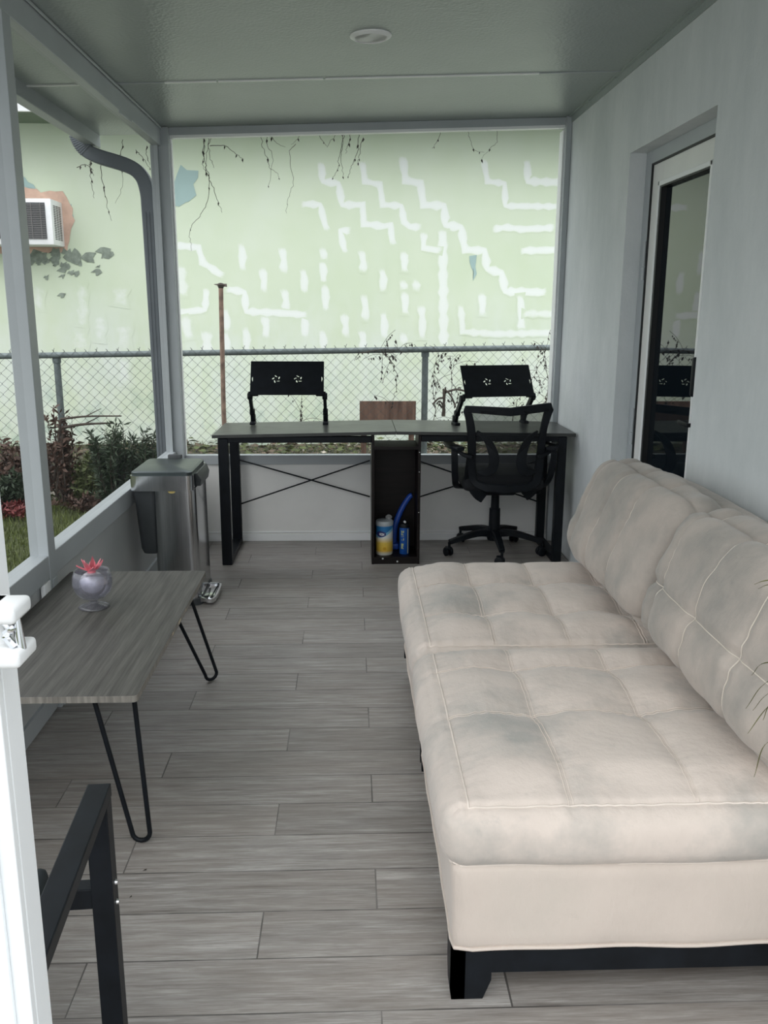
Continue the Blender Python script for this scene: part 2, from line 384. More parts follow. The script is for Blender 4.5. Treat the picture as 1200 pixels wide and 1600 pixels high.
b.inputs['Base Color'].default_value = (0.006, 0.010, 0.014, 1); b.inputs['Roughness'].default_value = 0.015  # opaque near-black base puts the unlit room behind into the pane colour
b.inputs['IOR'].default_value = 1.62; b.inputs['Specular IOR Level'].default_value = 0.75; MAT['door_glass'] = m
def seethrough(name, c, alpha, rough=0.8):
    m, n, L, b, o = newmat(name); tr = n.new('ShaderNodeBsdfTransparent'); mx = n.new('ShaderNodeMixShader')
    b.inputs['Base Color'].default_value = (*c, 1); b.inputs['Roughness'].default_value = rough
    mx.inputs[0].default_value = alpha; L.new(tr.outputs[0], mx.inputs[1]); L.new(b.outputs[0], mx.inputs[2]); L.new(mx.outputs[0], o.inputs[0])
    return m
MAT['screen'] = seethrough('insect_screen', (0.10, 0.11, 0.12), 0.16)
# office chair mesh: woven holes
MAT['chair_mesh'] = seethrough('chair_mesh_fabric', (0.005, 0.007, 0.010), 0.72)

def leafmat(name, c, var=0.4):
    m, n, L, b, o = newmat(name); v = mapping(n, L); g = noise(n, L, v, 12, 4)
    L.new(ramp(n, L, g, [(0.3, tuple(x*(1-var) for x in c)), (0.7, tuple(x*(1+var) for x in c))]), b.inputs['Base Color'])
    b.inputs['Roughness'].default_value = 0.65; return m
MAT['grass'] = leafmat('lawn_grass', (0.10, 0.125, 0.030), 0.45)
MAT['lawn_base'] = simple('lawn_soil', (0.055, 0.065, 0.022), 0.95, 0, 0.4, 14)
MAT['evergreen'] = leafmat('dark_evergreen', (0.035, 0.055, 0.028))
MAT['russet'] = leafmat('russet_foliage', (0.085, 0.047, 0.033))
MAT['red_cover'] = leafmat('red_ground_cover', (0.14, 0.022, 0.020))
MAT['olive'] = leafmat('olive_foliage', (0.085, 0.105, 0.035))
MAT['litter'] = leafmat('pale_litter', (0.42, 0.38, 0.31), 0.3)
MAT['litter_brown'] = leafmat('brown_litter', (0.13, 0.095, 0.065), 0.5)
MAT['petal'] = simple('pink_petal', (0.70, 0.20, 0.24), 0.35, 0, 0.2, 30)
MAT['ball'] = simple('silver_ball', (0.50, 0.49, 0.53), 0.35, 0.3, 0.25, 25)
MAT['palm'] = leafmat('drying_palm_leaf', (0.10, 0.10, 0.035), 0.6)
MAT['terracotta'] = simple('clay_pot', (0.35, 0.16, 0.10), 0.8)
MAT['weathered'] = simple('weathered_board', (0.20, 0.12, 0.09), 0.85, 0, 0.5, 5, 0.3, 60, 0.3, (6, 6, 0.6))

# ================================================================ THE SETTING
XR, XL, YB = 1.25, -1.067, 5.23
mb = M(); mb.box((-1.30, -2.2, -0.14), (1.42, 5.33, 0)); struct(mb.build('floor', MAT['floor']))

# right house wall with the door opening
DY0, DY1, DZ = 3.14, 4.09, 2.09
mb = M()
mb.box((XR, 0.45, 0), (XR+0.22, DY0, 3.0)); mb.box((XR, DY1, 0), (XR+0.22, 5.42, 3.0)); mb.box((XR, DY0, DZ), (XR+0.22, DY1, 3.0))
struct(mb.build('wall_right', MAT['stucco'], merge=False))

# insulated roof panels, sloping down to the left
def roofz(x): return 2.469-0.0355*(XR-x)
def roofbox(mb, x0, x1, y0, y1, t0, t1):
    vs = [(x, y, roofz(x)+t) for t in (t0, t1) for (x, y) in ((x0,y0),(x1,y0),(x1,y1),(x0,y1))]
    mb.add(vs, [(0,3,2,1),(4,5,6,7),(0,1,5,4),(1,2,6,5),(2,3,7,6),(3,0,4,7)])
mb = M(); seams = [0.60, 1.82, 3.04, 4.262, 5.42]
for a, b_ in zip(seams, seams[1:]): roofbox(mb, -1.47, XR+0.1, a+0.004, b_-0.004, 0, 0.075)
ceil = struct(mb.build('ceiling', MAT['roof']))
for k, y in enumerate(seams[1:4]):
    mb = M()
    for x0, x1 in ((-1.46, -1.10), (-0.83, -0.60), (-0.59, -0.12), (-0.11, 0.86)): roofbox(mb, x0, x1, y-0.008, y+0.009, -0.005, 0.002)
    struct(mb.build('trim_%d' % (k+1), MAT['alu_lip']))
mb = M(); roofbox(mb, 0.86, XR-0.001, 4.254, 4.268, -0.004, 0.002); roofbox(mb, -1.09, -0.83, 4.254, 4.268, -0.004, 0.002)
struct(mb.build('trim_4', MAT['alu']))
# angle trim where the roof meets the house wall
mb = M(); mb.box((XR-0.022, 0.6, roofz(XR)-0.006), (XR-0.001, 5.2, roofz(XR)-0.001)); mb.box((XR-0.006, 0.6, roofz(XR)-0.035), (XR-0.0005, 5.2, roofz(XR)-0.006))
for k in range(9): mb.box((XR-0.017, 1.2+k*0.45, roofz(XR)-0.009), (XR-0.009, 1.208+k*0.45, roofz(XR)-0.006))
struct(mb.build('trim_5', MAT['roof']))

# left beam with end tab, roof edge fascia
mb = M(); zt = roofz(-1.05)-0.002
mb.box((-1.10, 0.6, zt-0.10), (-1.05, 5.30, zt)); mb.box((-1.046, 0.6, zt-0.012), (-1.04, 5.2, zt))
mb.box((-1.052, 4.30, zt-0.115), (-1.045, 4.52, zt-0.10))
struct(mb.build('trim_6', MAT['alu'], bev=0.003))
mb = M(); mb.box((-1.50, 0.6, 2.305), (-1.44, 5.42, 2.378))
g_ = mb.build('roof_gutter', MAT['alu'], bev=0.004); tag(g_, 'pale grey gutter along the outer edge of the porch roof, above the lawn', 'gutter')

# left knee wall: panel, kick plate, chair rail
mb = M(); mb.box((-1.10, 0.9, 0.0), (-1.072, 5.26, 0.50)); struct(mb.build('wall_left', simple('grey_kick_panel', (0.50, 0.52, 0.52), 0.28, 0, 0.06, 2)))
mb = M(); mb.box((-1.12, 0.9, 0.0), (-1.066, 5.26, 0.012)); mb.box((-1.10, 0.9, 0.012), (-1.060, 5.2, 0.075))
struct(mb.build('baseboard_left', MAT['alu'], bev=0.002))
mb = M(); mb.box((-1.115, 0.9, 0.485), (-1.052, 5.2, 0.570)); struct(mb.build('trim_7', MAT['alu'], bev=0.003))
# back knee wall
mb = M(); mb.box((-1.09, YB+0.012, 0.0), (XR-0.03, YB+0.05, 0.50)); struct(mb.build('wall_back', MAT['panel']))
mb = M(); mb.box((-1.06, YB+0.0, 0.0), (XR-0.03, YB+0.05, 0.044)); mb.box((-1.06, YB+0.004, 0.052), (XR-0.03, YB+0.05, 0.060))
struct(mb.build('baseboard_back', MAT['alu_lip'], bev=0.002))
mb = M(); mb.box((-1.06, YB, 0.482), (XR-0.03, YB+0.055, 0.540)); struct(mb.build('trim_8', MAT['alu'], bev=0.003))

# window_1: the back opening, posts + header + insect screen
w1 = struct(thing('window_1', (0.08, YB, 0.0), None, None))
mb = M(); mb.box((-1.10, YB-0.03, 0.0), (-1.008, YB+0.055, roofz(-1.05)-0.003)); mb.build('post', MAT['alu'], w1, bev=0.003)
mb = M(); mb.box((XR-0.032, YB-0.03, 0.0), (XR-0.001, YB+0.055, roofz(XR)-0.003)); mb.build('post', MAT['alu'], w1, bev=0.002)
def slopebox(mb, x0, x1, y0, y1, t0, t1): roofbox(mb, x0, x1, y0, y1, t0, t1)
mb = M(); slopebox(mb, -1.008, XR-0.03, YB, YB+0.055, -0.042, -0.002); mb.build('header', MAT['alu'], w1)
mb = M(); slopebox(mb, -1.008, XR-0.03, YB+0.005, YB+0.05, -0.056, -0.042)
for i, x in enumerate((-0.99, -0.68, -0.45, -0.11, 0.42, 0.78, 1.19)): mb.lathe([(0.004, -0.003), (0.004, 0)], (x, YB+0.02, roofz(x)-0.056), 6)
mb.build('screen_channel', MAT['alu_lip'], w1)
mb = M(); mb.box((-1.008, YB+0.01, 0.54), (-1.0, YB+0.045, 2.33)); mb.box((XR-0.040, YB+0.01, 0.54), (XR-0.032, YB+0.095, 2.40)); mb.build('screen_channel', MAT['alu_lip'], w1)
mb = M(); mb.add([(-1.0, YB+0.03, 0.54), (XR-0.04, YB+0.03, 0.54), (XR-0.04, YB+0.03, 2.40), (-1.0, YB+0.03, 2.34)], [(0,1,2,3)])
scr1 = mb.build('insect_screen', seethrough('insect_screen_clean', (0.3, 0.32, 0.33), 0.05), w1, recalc=False)
# window_2 / window_3: left side bays
w2 = struct(thing('window_2', (-1.08, 4.1, 0.0), None, None))
mb = M(); mb.box((-1.115, 2.935, 0.0), (-1.05, 3.005, 2.288)); mb.box((-1.05, 2.95, 0.0), (-1.046, 2.99, 0.48)); mb.build('post', MAT['alu'], w2, bev=0.003)
mb = M(); mb.box((-1.105, 3.005, 0.57), (-1.065, 3.03, 2.285)); mb.box((-1.105, 5.17, 0.57), (-1.065, 5.2, 2.285)); mb.build('screen_channel', MAT['alu'], w2)
mb = M(); mb.add([(-1.085, 3.02, 0.57), (-1.085, 5.2, 0.57), (-1.085, 5.2, 2.285), (-1.085, 3.02, 2.285)], [(0,1,2,3)]); mb.build('insect_screen', MAT['screen'], w2, recalc=False)
w3 = struct(thing('window_3', (-1.08, 2.0, 0.0), None, None))
mb = M(); mb.box((-1.115, 0.9, 0.0), (-1.05, 0.97, 2.288)); mb.build('post', MAT['alu'], w3, bev=0.003)
mb = M(); mb.add([(-1.085, 0.97, 0.57), (-1.085, 2.94, 0.57), (-1.085, 2.94, 2.285), (-1.085, 0.97, 2.285)], [(0,1,2,3)]); mb.build('insect_screen', MAT['screen'], w3, recalc=False)
mb = M(); mb.bevbox((-1.066, 2.872, 0.375), (-1.050, 2.932, 0.484), 0.003); mb.box((-1.0505, 2.895, 0.44), (-1.048, 2.915, 0.452))
tag(mb.build('bracket', MAT['alu_lip'], smooth=True), 'small white metal bracket on the left knee wall just under the chair rail', 'bracket')

# door_1 in the house wall: frame, leaf, glass, hinges, handle
d1 = struct(thing('door_1', (1.335, 3.6, 0.0), None, None))
mb = M()
mb.box((1.325, 4.015, 0.0), (1.40, DY1, DZ)); mb.box((1.325, DY0, 2.035), (1.40, 4.015, DZ)); mb.box((1.325, DY0, 0), (1.40, DY0+0.03, 2.035))
mb.build('door_frame', MAT['alu'], d1, bev=0.002)
mb = M(); mb.box((1.334, 3.875, 0.03), (1.375, 4.008, 2.028)); mb.box((1.334, 3.176, 0.03), (1.375, 3.345, 2.028))
mb.box((1.334, 3.345, 1.925), (1.375, 3.875, 2.028)); mb.box((1.334, 3.345, 0.03), (1.375, 3.875, 0.28))
mg = M(); mg.box((1.3262, 4.0085, 0.03), (1.36, 4.0145, 2.034)); mg.box((1.3262, 3.176, 2.0285), (1.36, 4.0145, 2.0345)); mg.build('gap_shade_strip', MAT['gasket'], d1)  # dark strips put in for the shade in the gap between frame and leaf
lf = mb.build('door_leaf', MAT['panel'], d1, bev=0.002)
mb = M(); x0, x1 = 1.318, 1.336
mb.box((x0, 3.875, 0.26), (x1, 3.892, 1.945)); mb.box((x0, 3.318, 0.26), (x1, 3.336, 1.945)); mb.box((x0, 3.318, 1.925), (x1, 3.892, 1.945)); mb.box((x0, 3.318, 0.26), (x1, 3.892, 0.28))
mb.build('glass_moulding', MAT['alu_lip'], lf, bev=0.003)
mb = M(); mb.box((1.322, 3.858, 0.28), (1.352, 3.875, 1.925)); mb.box((1.322, 3.336, 0.28), (1.352, 3.342, 1.925)); mb.box((1.322, 3.342, 1.918), (1.352, 3.858, 1.925)); mb.build('gasket', MAT['gasket'], lf)
mb = M(); mb.box((1.346, 3.342, 0.28), (1.356, 3.858, 1.918)); mb.build('glass_pane', MAT['door_glass'], lf)
for z0, z1 in ((1.60, 1.71), (0.85, 0.96)):
    mb = M(); mb.tube([(1.322, 4.022, z0), (1.322, 4.022, z1)], 0.008, 10); mb.tube([(1.322, 4.022, z0-0.06), (1.322, 4.022, z0-0.004)], 0.009, 10)
    mb.box((1.3235, 4.022, z0), (1.3275, 4.06, z1)); mb.build('hinge', MAT['alu'], d1, smooth=True)
mb = M(); mb.bevbox((1.300, 3.285, 1.085), (1.334, 3.312, 1.235), 0.008, 3); mb.build('pull_handle', MAT['black_plastic'], lf, smooth=True)
mb = M(); mb.lathe([(0.0, -0.001), (0.020, 0), (0.020, 0.006), (0.008, 0.010), (0.008, 0.03), (0, 0.03)], (1.334, 3.30, 0.975), 20, Matrix.Rotation(R(-90), 3, 'Y')); mb.bevbox((1.296, 3.292, 0.966), (1.306, 3.40, 0.984), 0.004, 2)
mb.build('door_lever', MAT['black_plastic'], lf, smooth=True)

# door_2: near white stile of the porch door the photograph is taken through
d2 = struct(thing('door_2', (-0.35, 0.75, 0.0), None, None))
k_ = 0.72; SX = lambda x: x*k_-0.0105
def sbox(mb, a, b_): mb.box((SX(a[0]), a[1]-0.28, a[2]), (SX(b_[0]), b_[1]-0.28, b_[2]))
mb = M()
sbox(mb, (-0.462, 0.995, 0.0), (-0.409, 1.03, 2.2)); sbox(mb, (-0.421, 0.984, 0.0), (-0.409, 0.995, 2.2)); sbox(mb, (-0.449, 0.988, 0.0), (-0.436, 0.995, 2.2))
sbox(mb, (-0.52, 1.0, 0.0), (-0.462, 1.05, 2.2)); sbox(mb, (-0.479, 0.99, 0.0), (-0.472, 1.0, 2.2)); sbox(mb, (-0.60, 0.985, 0.0), (-0.52, 1.05, 2.2))
mb.build('stile', MAT['stile'], d2, bev=0.0015)
za1, za0 = at(20, 943, 0.68).z, at(20, 968, 0.68).z; zb1, zb0 = at(20, 1010, 0.68).z, at(20, 1034, 0.68).z
xs1, xs2 = at(33, 955, 0.68).x, at(42, 1020, 0.68).x; xl_ = xs1-0.035
mb = M(); mb.bevbox((xl_, 0.665, za0), (xs1, 0.705, za1), 0.004, 3)
lt = mb.build('latch', MAT['white_plastic'], d2, smooth=True)
mb = M(); mb.bevbox((xl_, 0.663, zb0), (xs2, 0.705, zb1), 0.004, 3); mb.build('latch_foot', MAT['white_plastic'], lt, smooth=True)
mb = M(); mb.bevbox((xl_, 0.685, zb0), (xl_+0.018, 0.705, za1), 0.002, 2); mb.build('latch_plate', MAT['white_plastic'], lt, smooth=True)
xr_ = at(31, 990, 0.68).x
mb = M(); mb.tube([(xr_, 0.68, zb1-0.002), (xr_-0.001, 0.68, za0+0.002)], [0.0042, 0.0026], 10); mb.build('latch_rod', MAT['chrome'], lt, smooth=True)
mb = M(); xq = at(12, 990, 0.68).x; mb.tube(smoothpath([(xq-0.003, 0.68, za0), (xq+0.004, 0.677, za0*0.7+zb1*0.3), (xq-0.002, 0.68, za0*0.4+zb1*0.6), (xq+0.006, 0.677, zb1)]), 0.0035, 8); mb.build('latch_spring', MAT['chrome'], lt, smooth=True)

# recessed ceiling light (switched off)
cl = thing('ceiling_light', (0.081, 3.648, roofz(0.081)), 'round white recessed ceiling light, switched off, flush in the porch roof', 'ceiling light')
tilt = Matrix.Rotation(-math.atan(0.0355), 3, 'Y')
mb = M(); mb.lathe([(0.060, -0.008), (0.066, -0.012), (0.080, -0.004), (0.081, 0.0), (0.058, 0.0), (0.060, -0.008)], (0.081, 3.648, roofz(0.081)), 40, tilt); mb.build('trim_ring', MAT['alu_lip'], cl, smooth=True)
mb = M(); mb.lathe([(0.0, -0.006), (0.059, -0.006), (0.059, 0.0), (0, 0)], (0.081, 3.648, roofz(0.081)), 40, tilt); mb.build('diffuser', MAT['white_plastic'], cl, smooth=True)

# downspout behind the corner post
ds = thing('downspout', (-1.165, 5.37, -0.1), 'dark grey metal downspout bending from the gutter down behind the left corner post', 'downspout')
pts = smoothpath([(-1.53, 5.31, 2.40), (-1.53, 5.31, 2.345), (-1.50, 5.32, 2.285), (-1.44, 5.335, 2.250), (-1.27, 5.36, 2.200), (-1.20, 5.365, 2.145), (-1.174, 5.365, 2.06), (-1.170, 5.365, 1.97), (-1.168, 5.365, 1.85), (-1.165, 5.365, 1.5), (-1.16, 5.365, 0.8), (-1.158, 5.365, -0.1)], 7)
mb = M(); mb.sweep(pts, (0, 1, 0), 0.068, 0.078); mb.build('pipe', MAT['downspout'], ds, smooth=True, bev=0.008)
mb = M()
for i in range(9):
    p = pts[6+i]; q = pts[7+i]; d_ = (q-p).normalized(); mb.sweep([p, p+d_*0.007], (0, 1, 0), 0.074, 0.084)
mb.build('elbow_rib', MAT['downspout'], ds)
mb = M()
for dx in (-0.02, 0.0, 0.02): mb.box((-1.165+dx-0.003, 5.327, -0.1), (-1.165+dx+0.003, 5.337, 1.95))
mb.build('seam', MAT['downspout'], ds)

# ================================================================ OUTSIDE
# ground: a grid that rises to the neighbour's wall
def gz(x, y):
    t = max(0, min(1, (y-6.6)/1.8)); u = max(0, min(1, (y-4.9)/1.4)); return -0.05+0.09*u*u*(3-2*u)+0.08*t*t*(3-2*t)+0.010*math.sin(x*3.1+y*1.7)
mb = M(); nx, ny = 44, 60; x0, x1, y0, y1 = -9, 6, -4, 8.6
for j in range(ny+1):
    for i in range(nx+1):
        x = x0+(x1-x0)*i/nx; y = y0+(y1-y0)*j/ny; mb.v.append(Vector((x, y, gz(x, y)-(0.03 if -1.5 < x < 1.6 and y < 5.4 else 0))))
for j in range(ny):
    for i in range(nx):
        a = j*(nx+1)+i; mb.f.append([a, a+1, a+nx+2, a+nx+1]); mb.mi.append(1 if (y0+(y1-y0)*(j+0.5)/ny) > 6.35 else 0)
struct(mb.build('ground', [MAT['lawn_base'], MAT['soil']], smooth=True))

# neighbour's house
hs = thing('neighbouring_house', (0, 8.4, 0), 'pale green masonry house with white putty marks standing beyond the chain link fence', 'house')
YW = 8.4; attr = []
mb = M()
mb.box((-8, YW, -0.1), (4.5, YW+0.2, 3.4)); attr += [0]*8
STROKES=[(0.029,1.0,[(-0.263,2.683),(-0.246,2.537),(-0.11,2.52),(-0.072,2.336),(0.114,2.338),(0.123,2.17),(0.311,2.152),(0.37,2.162),(0.391,2.002)]),(0.027,1.0,[(0.114,2.696),(0.134,2.541),(0.27,2.515),(0.3,2.339),(0.467,2.331),(0.498,2.191),(0.548,2.15),(0.637,2.145)]),(0.027,1.0,[(-0.433,2.342),(-0.277,2.334),(-0.249,2.223),(-0.221,2.12)]),(0.027,1.0,[(-0.015,2.108),(-0.093,2.108),(-0.055,1.932)]),(0.031,0.9,[(-1.007,1.973),(-0.997,1.869),(-1.006,1.765)]),(0.031,0.9,[(-0.631,1.947),(-0.619,1.848),(-0.627,1.748)]),(0.031,0.9,[(-0.817,1.756),(-0.806,1.665),(-0.814,1.573)]),(0.031,0.9,[(-0.441,1.749),(-0.429,1.657),(-0.436,1.566)]),(0.031,0.9,[(-0.26,1.959),(-0.247,1.903),(-0.254,1.845)]),(0.031,0.9,[(-0.262,1.817),(-0.249,1.74),(-0.256,1.663)]),(0.031,0.9,[(0.115,1.924),(0.129,1.848),(0.123,1.771)]),(0.031,0.9,[(-0.244,1.615),(-0.232,1.508),(-0.239,1.401)]),(0.031,0.9,[(0.125,1.52),(0.139,1.417),(0.133,1.314)]),(0.031,0.9,[(-0.618,1.565),(-0.605,1.482),(-0.613,1.4)]),(0.031,0.9,[(-0.061,1.343),(-0.047,1.255),(-0.054,1.165)]),(0.031,0.9,[(-0.992,1.212),(-0.981,1.118),(-0.99,1.024)]),(0.031,0.9,[(-0.809,1.321),(-0.797,1.237),(-0.806,1.153)]),(0.031,0.9,[(-0.442,1.361),(-0.43,1.258),(-0.437,1.154)]),(0.031,0.9,[(-0.27,1.185),(-0.256,1.105),(-0.263,1.026)]),(0.031,0.9,[(0.104,1.196),(0.118,1.121),(0.112,1.047)]),(0.031,0.9,[(-1.176,1.378),(-1.165,1.3),(-1.174,1.221)]),(0.031,0.9,[(-1.184,1.162),(-1.173,1.093),(-1.181,1.023)]),(0.029,1.0,[(-1.595,1.969),(-1.401,1.952),(-1.368,1.82),(-1.195,1.706)]),(0.029,1.0,[(-1.141,1.582),(-0.993,1.553),(-0.979,1.379),(-0.73,1.37),(-0.43,1.351)]),(0.027,1.0,[(-1.596,1.366),(-1.366,1.396),(-1.343,1.561)]),(0.048,0.6,[(-1.575,1.78),(-1.568,1.531)]),(0.041,0.7,[(-1.558,1.318),(-1.527,1.141)]),(0.045,0.8,[(-1.355,1.181),(-1.363,1.003)]),(0.033,1.0,[(0.483,2.736),(0.504,2.554),(0.641,2.527),(0.674,2.342),(0.861,2.334),(0.884,2.166),(1.023,2.148),(1.068,1.949),(1.249,1.941),(1.284,1.778),(1.416,1.74),(1.462,1.575),(1.828,1.567)]),(0.025,1.0,[(1.225,2.716),(1.259,2.551),(1.417,2.534),(1.434,2.339),(1.902,2.337)]),(0.031,1.0,[(1.617,2.72),(1.634,2.555),(1.941,2.548)]),(0.027,1.0,[(1.342,2.137),(1.461,2.151),(1.582,2.133),(1.881,2.149)]),(0.029,1.0,[(1.609,1.943),(1.971,1.955)]),(0.039,0.85,[(0.856,2.1),(0.886,1.089)]),(0.027,0.9,[(0.683,2.08),(0.679,1.962),(0.829,1.938)]),(0.031,0.85,[(0.495,1.907),(0.507,1.836),(0.502,1.764)]),(0.031,0.85,[(0.487,1.658),(0.499,1.624),(0.494,1.59)]),(0.031,0.85,[(0.607,1.658),(0.62,1.624),(0.614,1.59)]),(0.031,0.85,[(0.107,1.914),(0.119,1.838),(0.113,1.761)]),(0.031,0.85,[(0.296,1.753),(0.309,1.671),(0.303,1.589)]),(0.031,0.85,[(0.504,1.551),(0.517,1.463),(0.512,1.375)]),(0.031,0.85,[(0.127,1.52),(0.139,1.417),(0.133,1.314)]),(0.031,0.85,[(0.308,1.364),(0.321,1.256),(0.315,1.147)]),(0.031,0.85,[(0.667,1.425),(0.681,1.287),(0.677,1.148)]),(0.031,0.85,[(1.234,1.545),(1.249,1.457),(1.246,1.368)]),(0.031,0.85,[(1.604,1.527),(1.622,1.379),(1.622,1.231)]),(0.031,0.85,[(0.491,1.187),(0.504,1.127),(0.498,1.068)]),(0.031,0.85,[(0.106,1.186),(0.118,1.116),(0.112,1.047)]),(0.029,0.7,[(1.041,1.426),(1.067,1.199),(1.374,1.18),(1.907,1.192)]),(0.031,0.6,[(1.653,1.37),(1.98,1.371)]),(0.043,0.4,[(-2.487,1.602),(-2.494,1.431),(-2.513,1.258)]),(0.043,0.4,[(-2.341,1.332),(-2.343,1.222),(-2.357,1.112)]),(0.058,0.4,[(-2.125,1.241),(-2.126,1.14),(-2.138,1.038)]),(0.058,0.4,[(-2.14,1.586),(-2.139,1.514),(-2.149,1.442)]),(0.048,0.4,[(-2.891,1.582),(-2.893,1.492),(-2.906,1.402)]),(0.058,0.4,[(-2.537,1.185),(-2.537,1.102),(-2.549,1.019)]),(0.048,0.4,[(-2.145,0.927),(-2.147,0.814),(-2.159,0.701)])]
GREYP=[[(-1.628,2.466),(-1.565,2.58),(-1.532,2.662),(-1.457,2.635),(-1.381,2.609),(-1.38,2.554),(-1.425,2.499),(-1.396,2.408),(-1.46,2.361),(-1.559,2.309),(-1.636,2.314)],[(1.11,1.892),(1.166,1.892),(1.173,1.796),(1.179,1.729),(1.166,1.681),(1.144,1.738),(1.111,1.835)]]
SALMON=[[(-3.717,2.487),(-2.954,2.462),(-2.777,2.432),(-2.606,2.425),(-2.527,2.334),(-2.521,2.168),(-2.572,2.0),(-2.609,1.906),(-3.006,1.885),(-3.782,1.899)]]
STAIN=[[(-3.03,2.566),(-2.938,2.54),(-2.813,2.45),(-2.967,2.421),(-3.061,2.439)],[(-2.6,2.26),(-2.538,2.315),(-2.512,2.159),(-2.575,2.093),(-2.61,2.13)],[(-2.916,1.923),(-2.625,1.944),(-2.514,1.879),(-2.633,1.84),(-2.766,1.868),(-2.834,1.754),(-2.906,1.81),(-3.039,1.838)]]

def stroke(w_, k, P, dy):
    pts = [Vector((x, YW-dy, z)) for x, z in P]
    pts[0] = pts[0]+(pts[0]-pts[1]).normalized()*0.035; pts[-1] = pts[-1]+(pts[-1]-pts[-2]).normalized()*0.035
    # resample, wander a little
    out = []
    for a, b2 in zip(pts, pts[1:]):
        nseg = max(1, int((b2-a).length/0.05))
        for i in range(nseg): out.append(a.lerp(b2, i/nseg))
    out.append(pts[-1]); L_ = len(out); base = len(mb.v); W2 = w_*1.25
    prevn = None
    for i, p in enumerate(out):
        t = (out[min(i+1, L_-1)]-out[max(i-1, 0)]).normalized(); nn = Vector((-t.z, 0, t.x))
        ww = W2*(1+0.25*math.sin(i*2.3+p.x*9)); 
        endk = 0.0 if i in (0, L_-1) else 1.0
        for q, a_ in ((-1.15, 0), (-0.6, 0.75), (0, 1), (0.6, 0.75), (1.15, 0)):
            mb.v.append(p+nn*ww*q); attr.append(a_*k*endk)
    # rounded ends
    for i in range(L_-1):
        for j in range(4):
            a = base+i*5+j; mb.f.append([a, a+1, a+6, a+5]); mb.mi.append(0)
for i, (w_, k, P) in enumerate(STROKES): stroke(w_, k, P, 0.0003+0.00003*i)
def patch(P, mi, dy):
    base = len(mb.v); n_ = len(P)
    cx = sum(p[0] for p in P)/n_; cz = sum(p[1] for p in P)/n_
    rim = []
    for i in range(n_):
        a, b2 = P[i], P[(i+1) % n_]; k_ = max(1, int(math.dist(a, b2)/0.05))
        for q in range(k_):
            t = q/k_; h = math.sin(len(rim)*2.7)*0.010+math.sin(len(rim)*1.3)*0.008
            rim.append((a[0]+(b2[0]-a[0])*t+h, a[1]+(b2[1]-a[1])*t+h*0.8))
    for x, z in rim: mb.v.append(Vector((x, YW-dy, z))); attr.append(0)
    mb.v.append(Vector((cx, YW-dy, cz))); attr.append(0)
    for i in range(len(rim)): mb.f.append([base+i, base+(i+1) % len(rim), base+len(rim)]); mb.mi.append(mi)
for P in GREYP: patch(P, 1, 0.0035)
for P in STAIN[:2]: patch(P, 1, 0.0035)
for P in SALMON: patch(P, 2, 0.004)
rs = random.Random(9)
for k in range(34):   # mould splashes below the air conditioner
    cx_, cz_ = -2.62+rs.gauss(-0.04, 0.17), 1.90-abs(rs.gauss(0, 0.13))
    s_ = rs.uniform(0.012, 0.055)*(1.2 if cz_ > 1.82 else 0.7); n_ = 9
    patch([(cx_+s_*rs.uniform(.5, 1.5)*math.cos(2*PI*i/n_), cz_+s_*rs.uniform(.5, 1.4)*math.sin(2*PI*i/n_)) for i in range(n_)], 3, 0.0045+0.00005*k)
hw = mb.build('wall', [MAT['green'], MAT['bare_grey'], MAT['salmon'], MAT['mould']], hs, recalc=False, attr=attr)
mb = M(); mb.box((-8, 7.88, 2.995), (4.8, 7.915, 3.12)); mb.build('fascia', MAT['fascia'], hs)
mb = M(); mb.box((-8, 7.915, 3.0), (4.8, YW, 3.02)); mb.build('soffit', MAT['soffit'], hs)
mb = M(); mb.add([(-8, 7.84, 3.12), (4.8, 7.84, 3.12), (4.8, 11, 3.9), (-8, 11, 3.9), (-8, 7.84, 3.16), (4.8, 7.84, 3.16), (4.8, 11, 3.94), (-8, 11, 3.94)], [(0,1,2,3),(4,7,6,5),(0,4,5,1),(1,5,6,2),(2,6,7,3),(3,7,4,0)])
mb.build('roof', MAT['galv'], hs)

# window air conditioner
ax0, ax1, az0, az1 = -3.05, -2.615, 1.945, 2.335
ac = thing('window_air_conditioner', (-2.83, 8.3, az0), 'white window air conditioner with grey louvred grille sticking out of the green wall', 'air conditioner')
mb = M(); mb.bevbox((ax0-0.35, 8.10, az0), (ax1, 8.45, az1), 0.012, 2); body = mb.build('casing', MAT['fascia'], ac, smooth=True)
mb = M(); mb.box((ax0-0.30, 8.094, az0+0.05), (ax1-0.055, 8.102, az1-0.035)); mb.build('grille_back', MAT['bin_plastic'], ac)
mb = M()
for k in range(20): mb.box((ax0-0.30, 8.086, az0+0.055+k*0.0148), (ax1-0.055, 8.096, az0+0.0605+k*0.0148))
for k in range(9): mb.box((ax0-0.30+k*0.08, 8.084, az0+0.05), (ax0-0.296+k*0.08, 8.0945, az1-0.035))
mb.build('grille', simple('grille_grey', (0.20, 0.19, 0.185), 0.6), ac)
mb = M()
for r_ in range(3):
    for k in range(20): mb.box((ax1-0.001, 8.15+r_*0.07, az0+0.05+k*0.0148), (ax1+0.002, 8.205+r_*0.07, az0+0.058+k*0.0148))
mb.build('side_vents', MAT['bin_plastic'], ac)

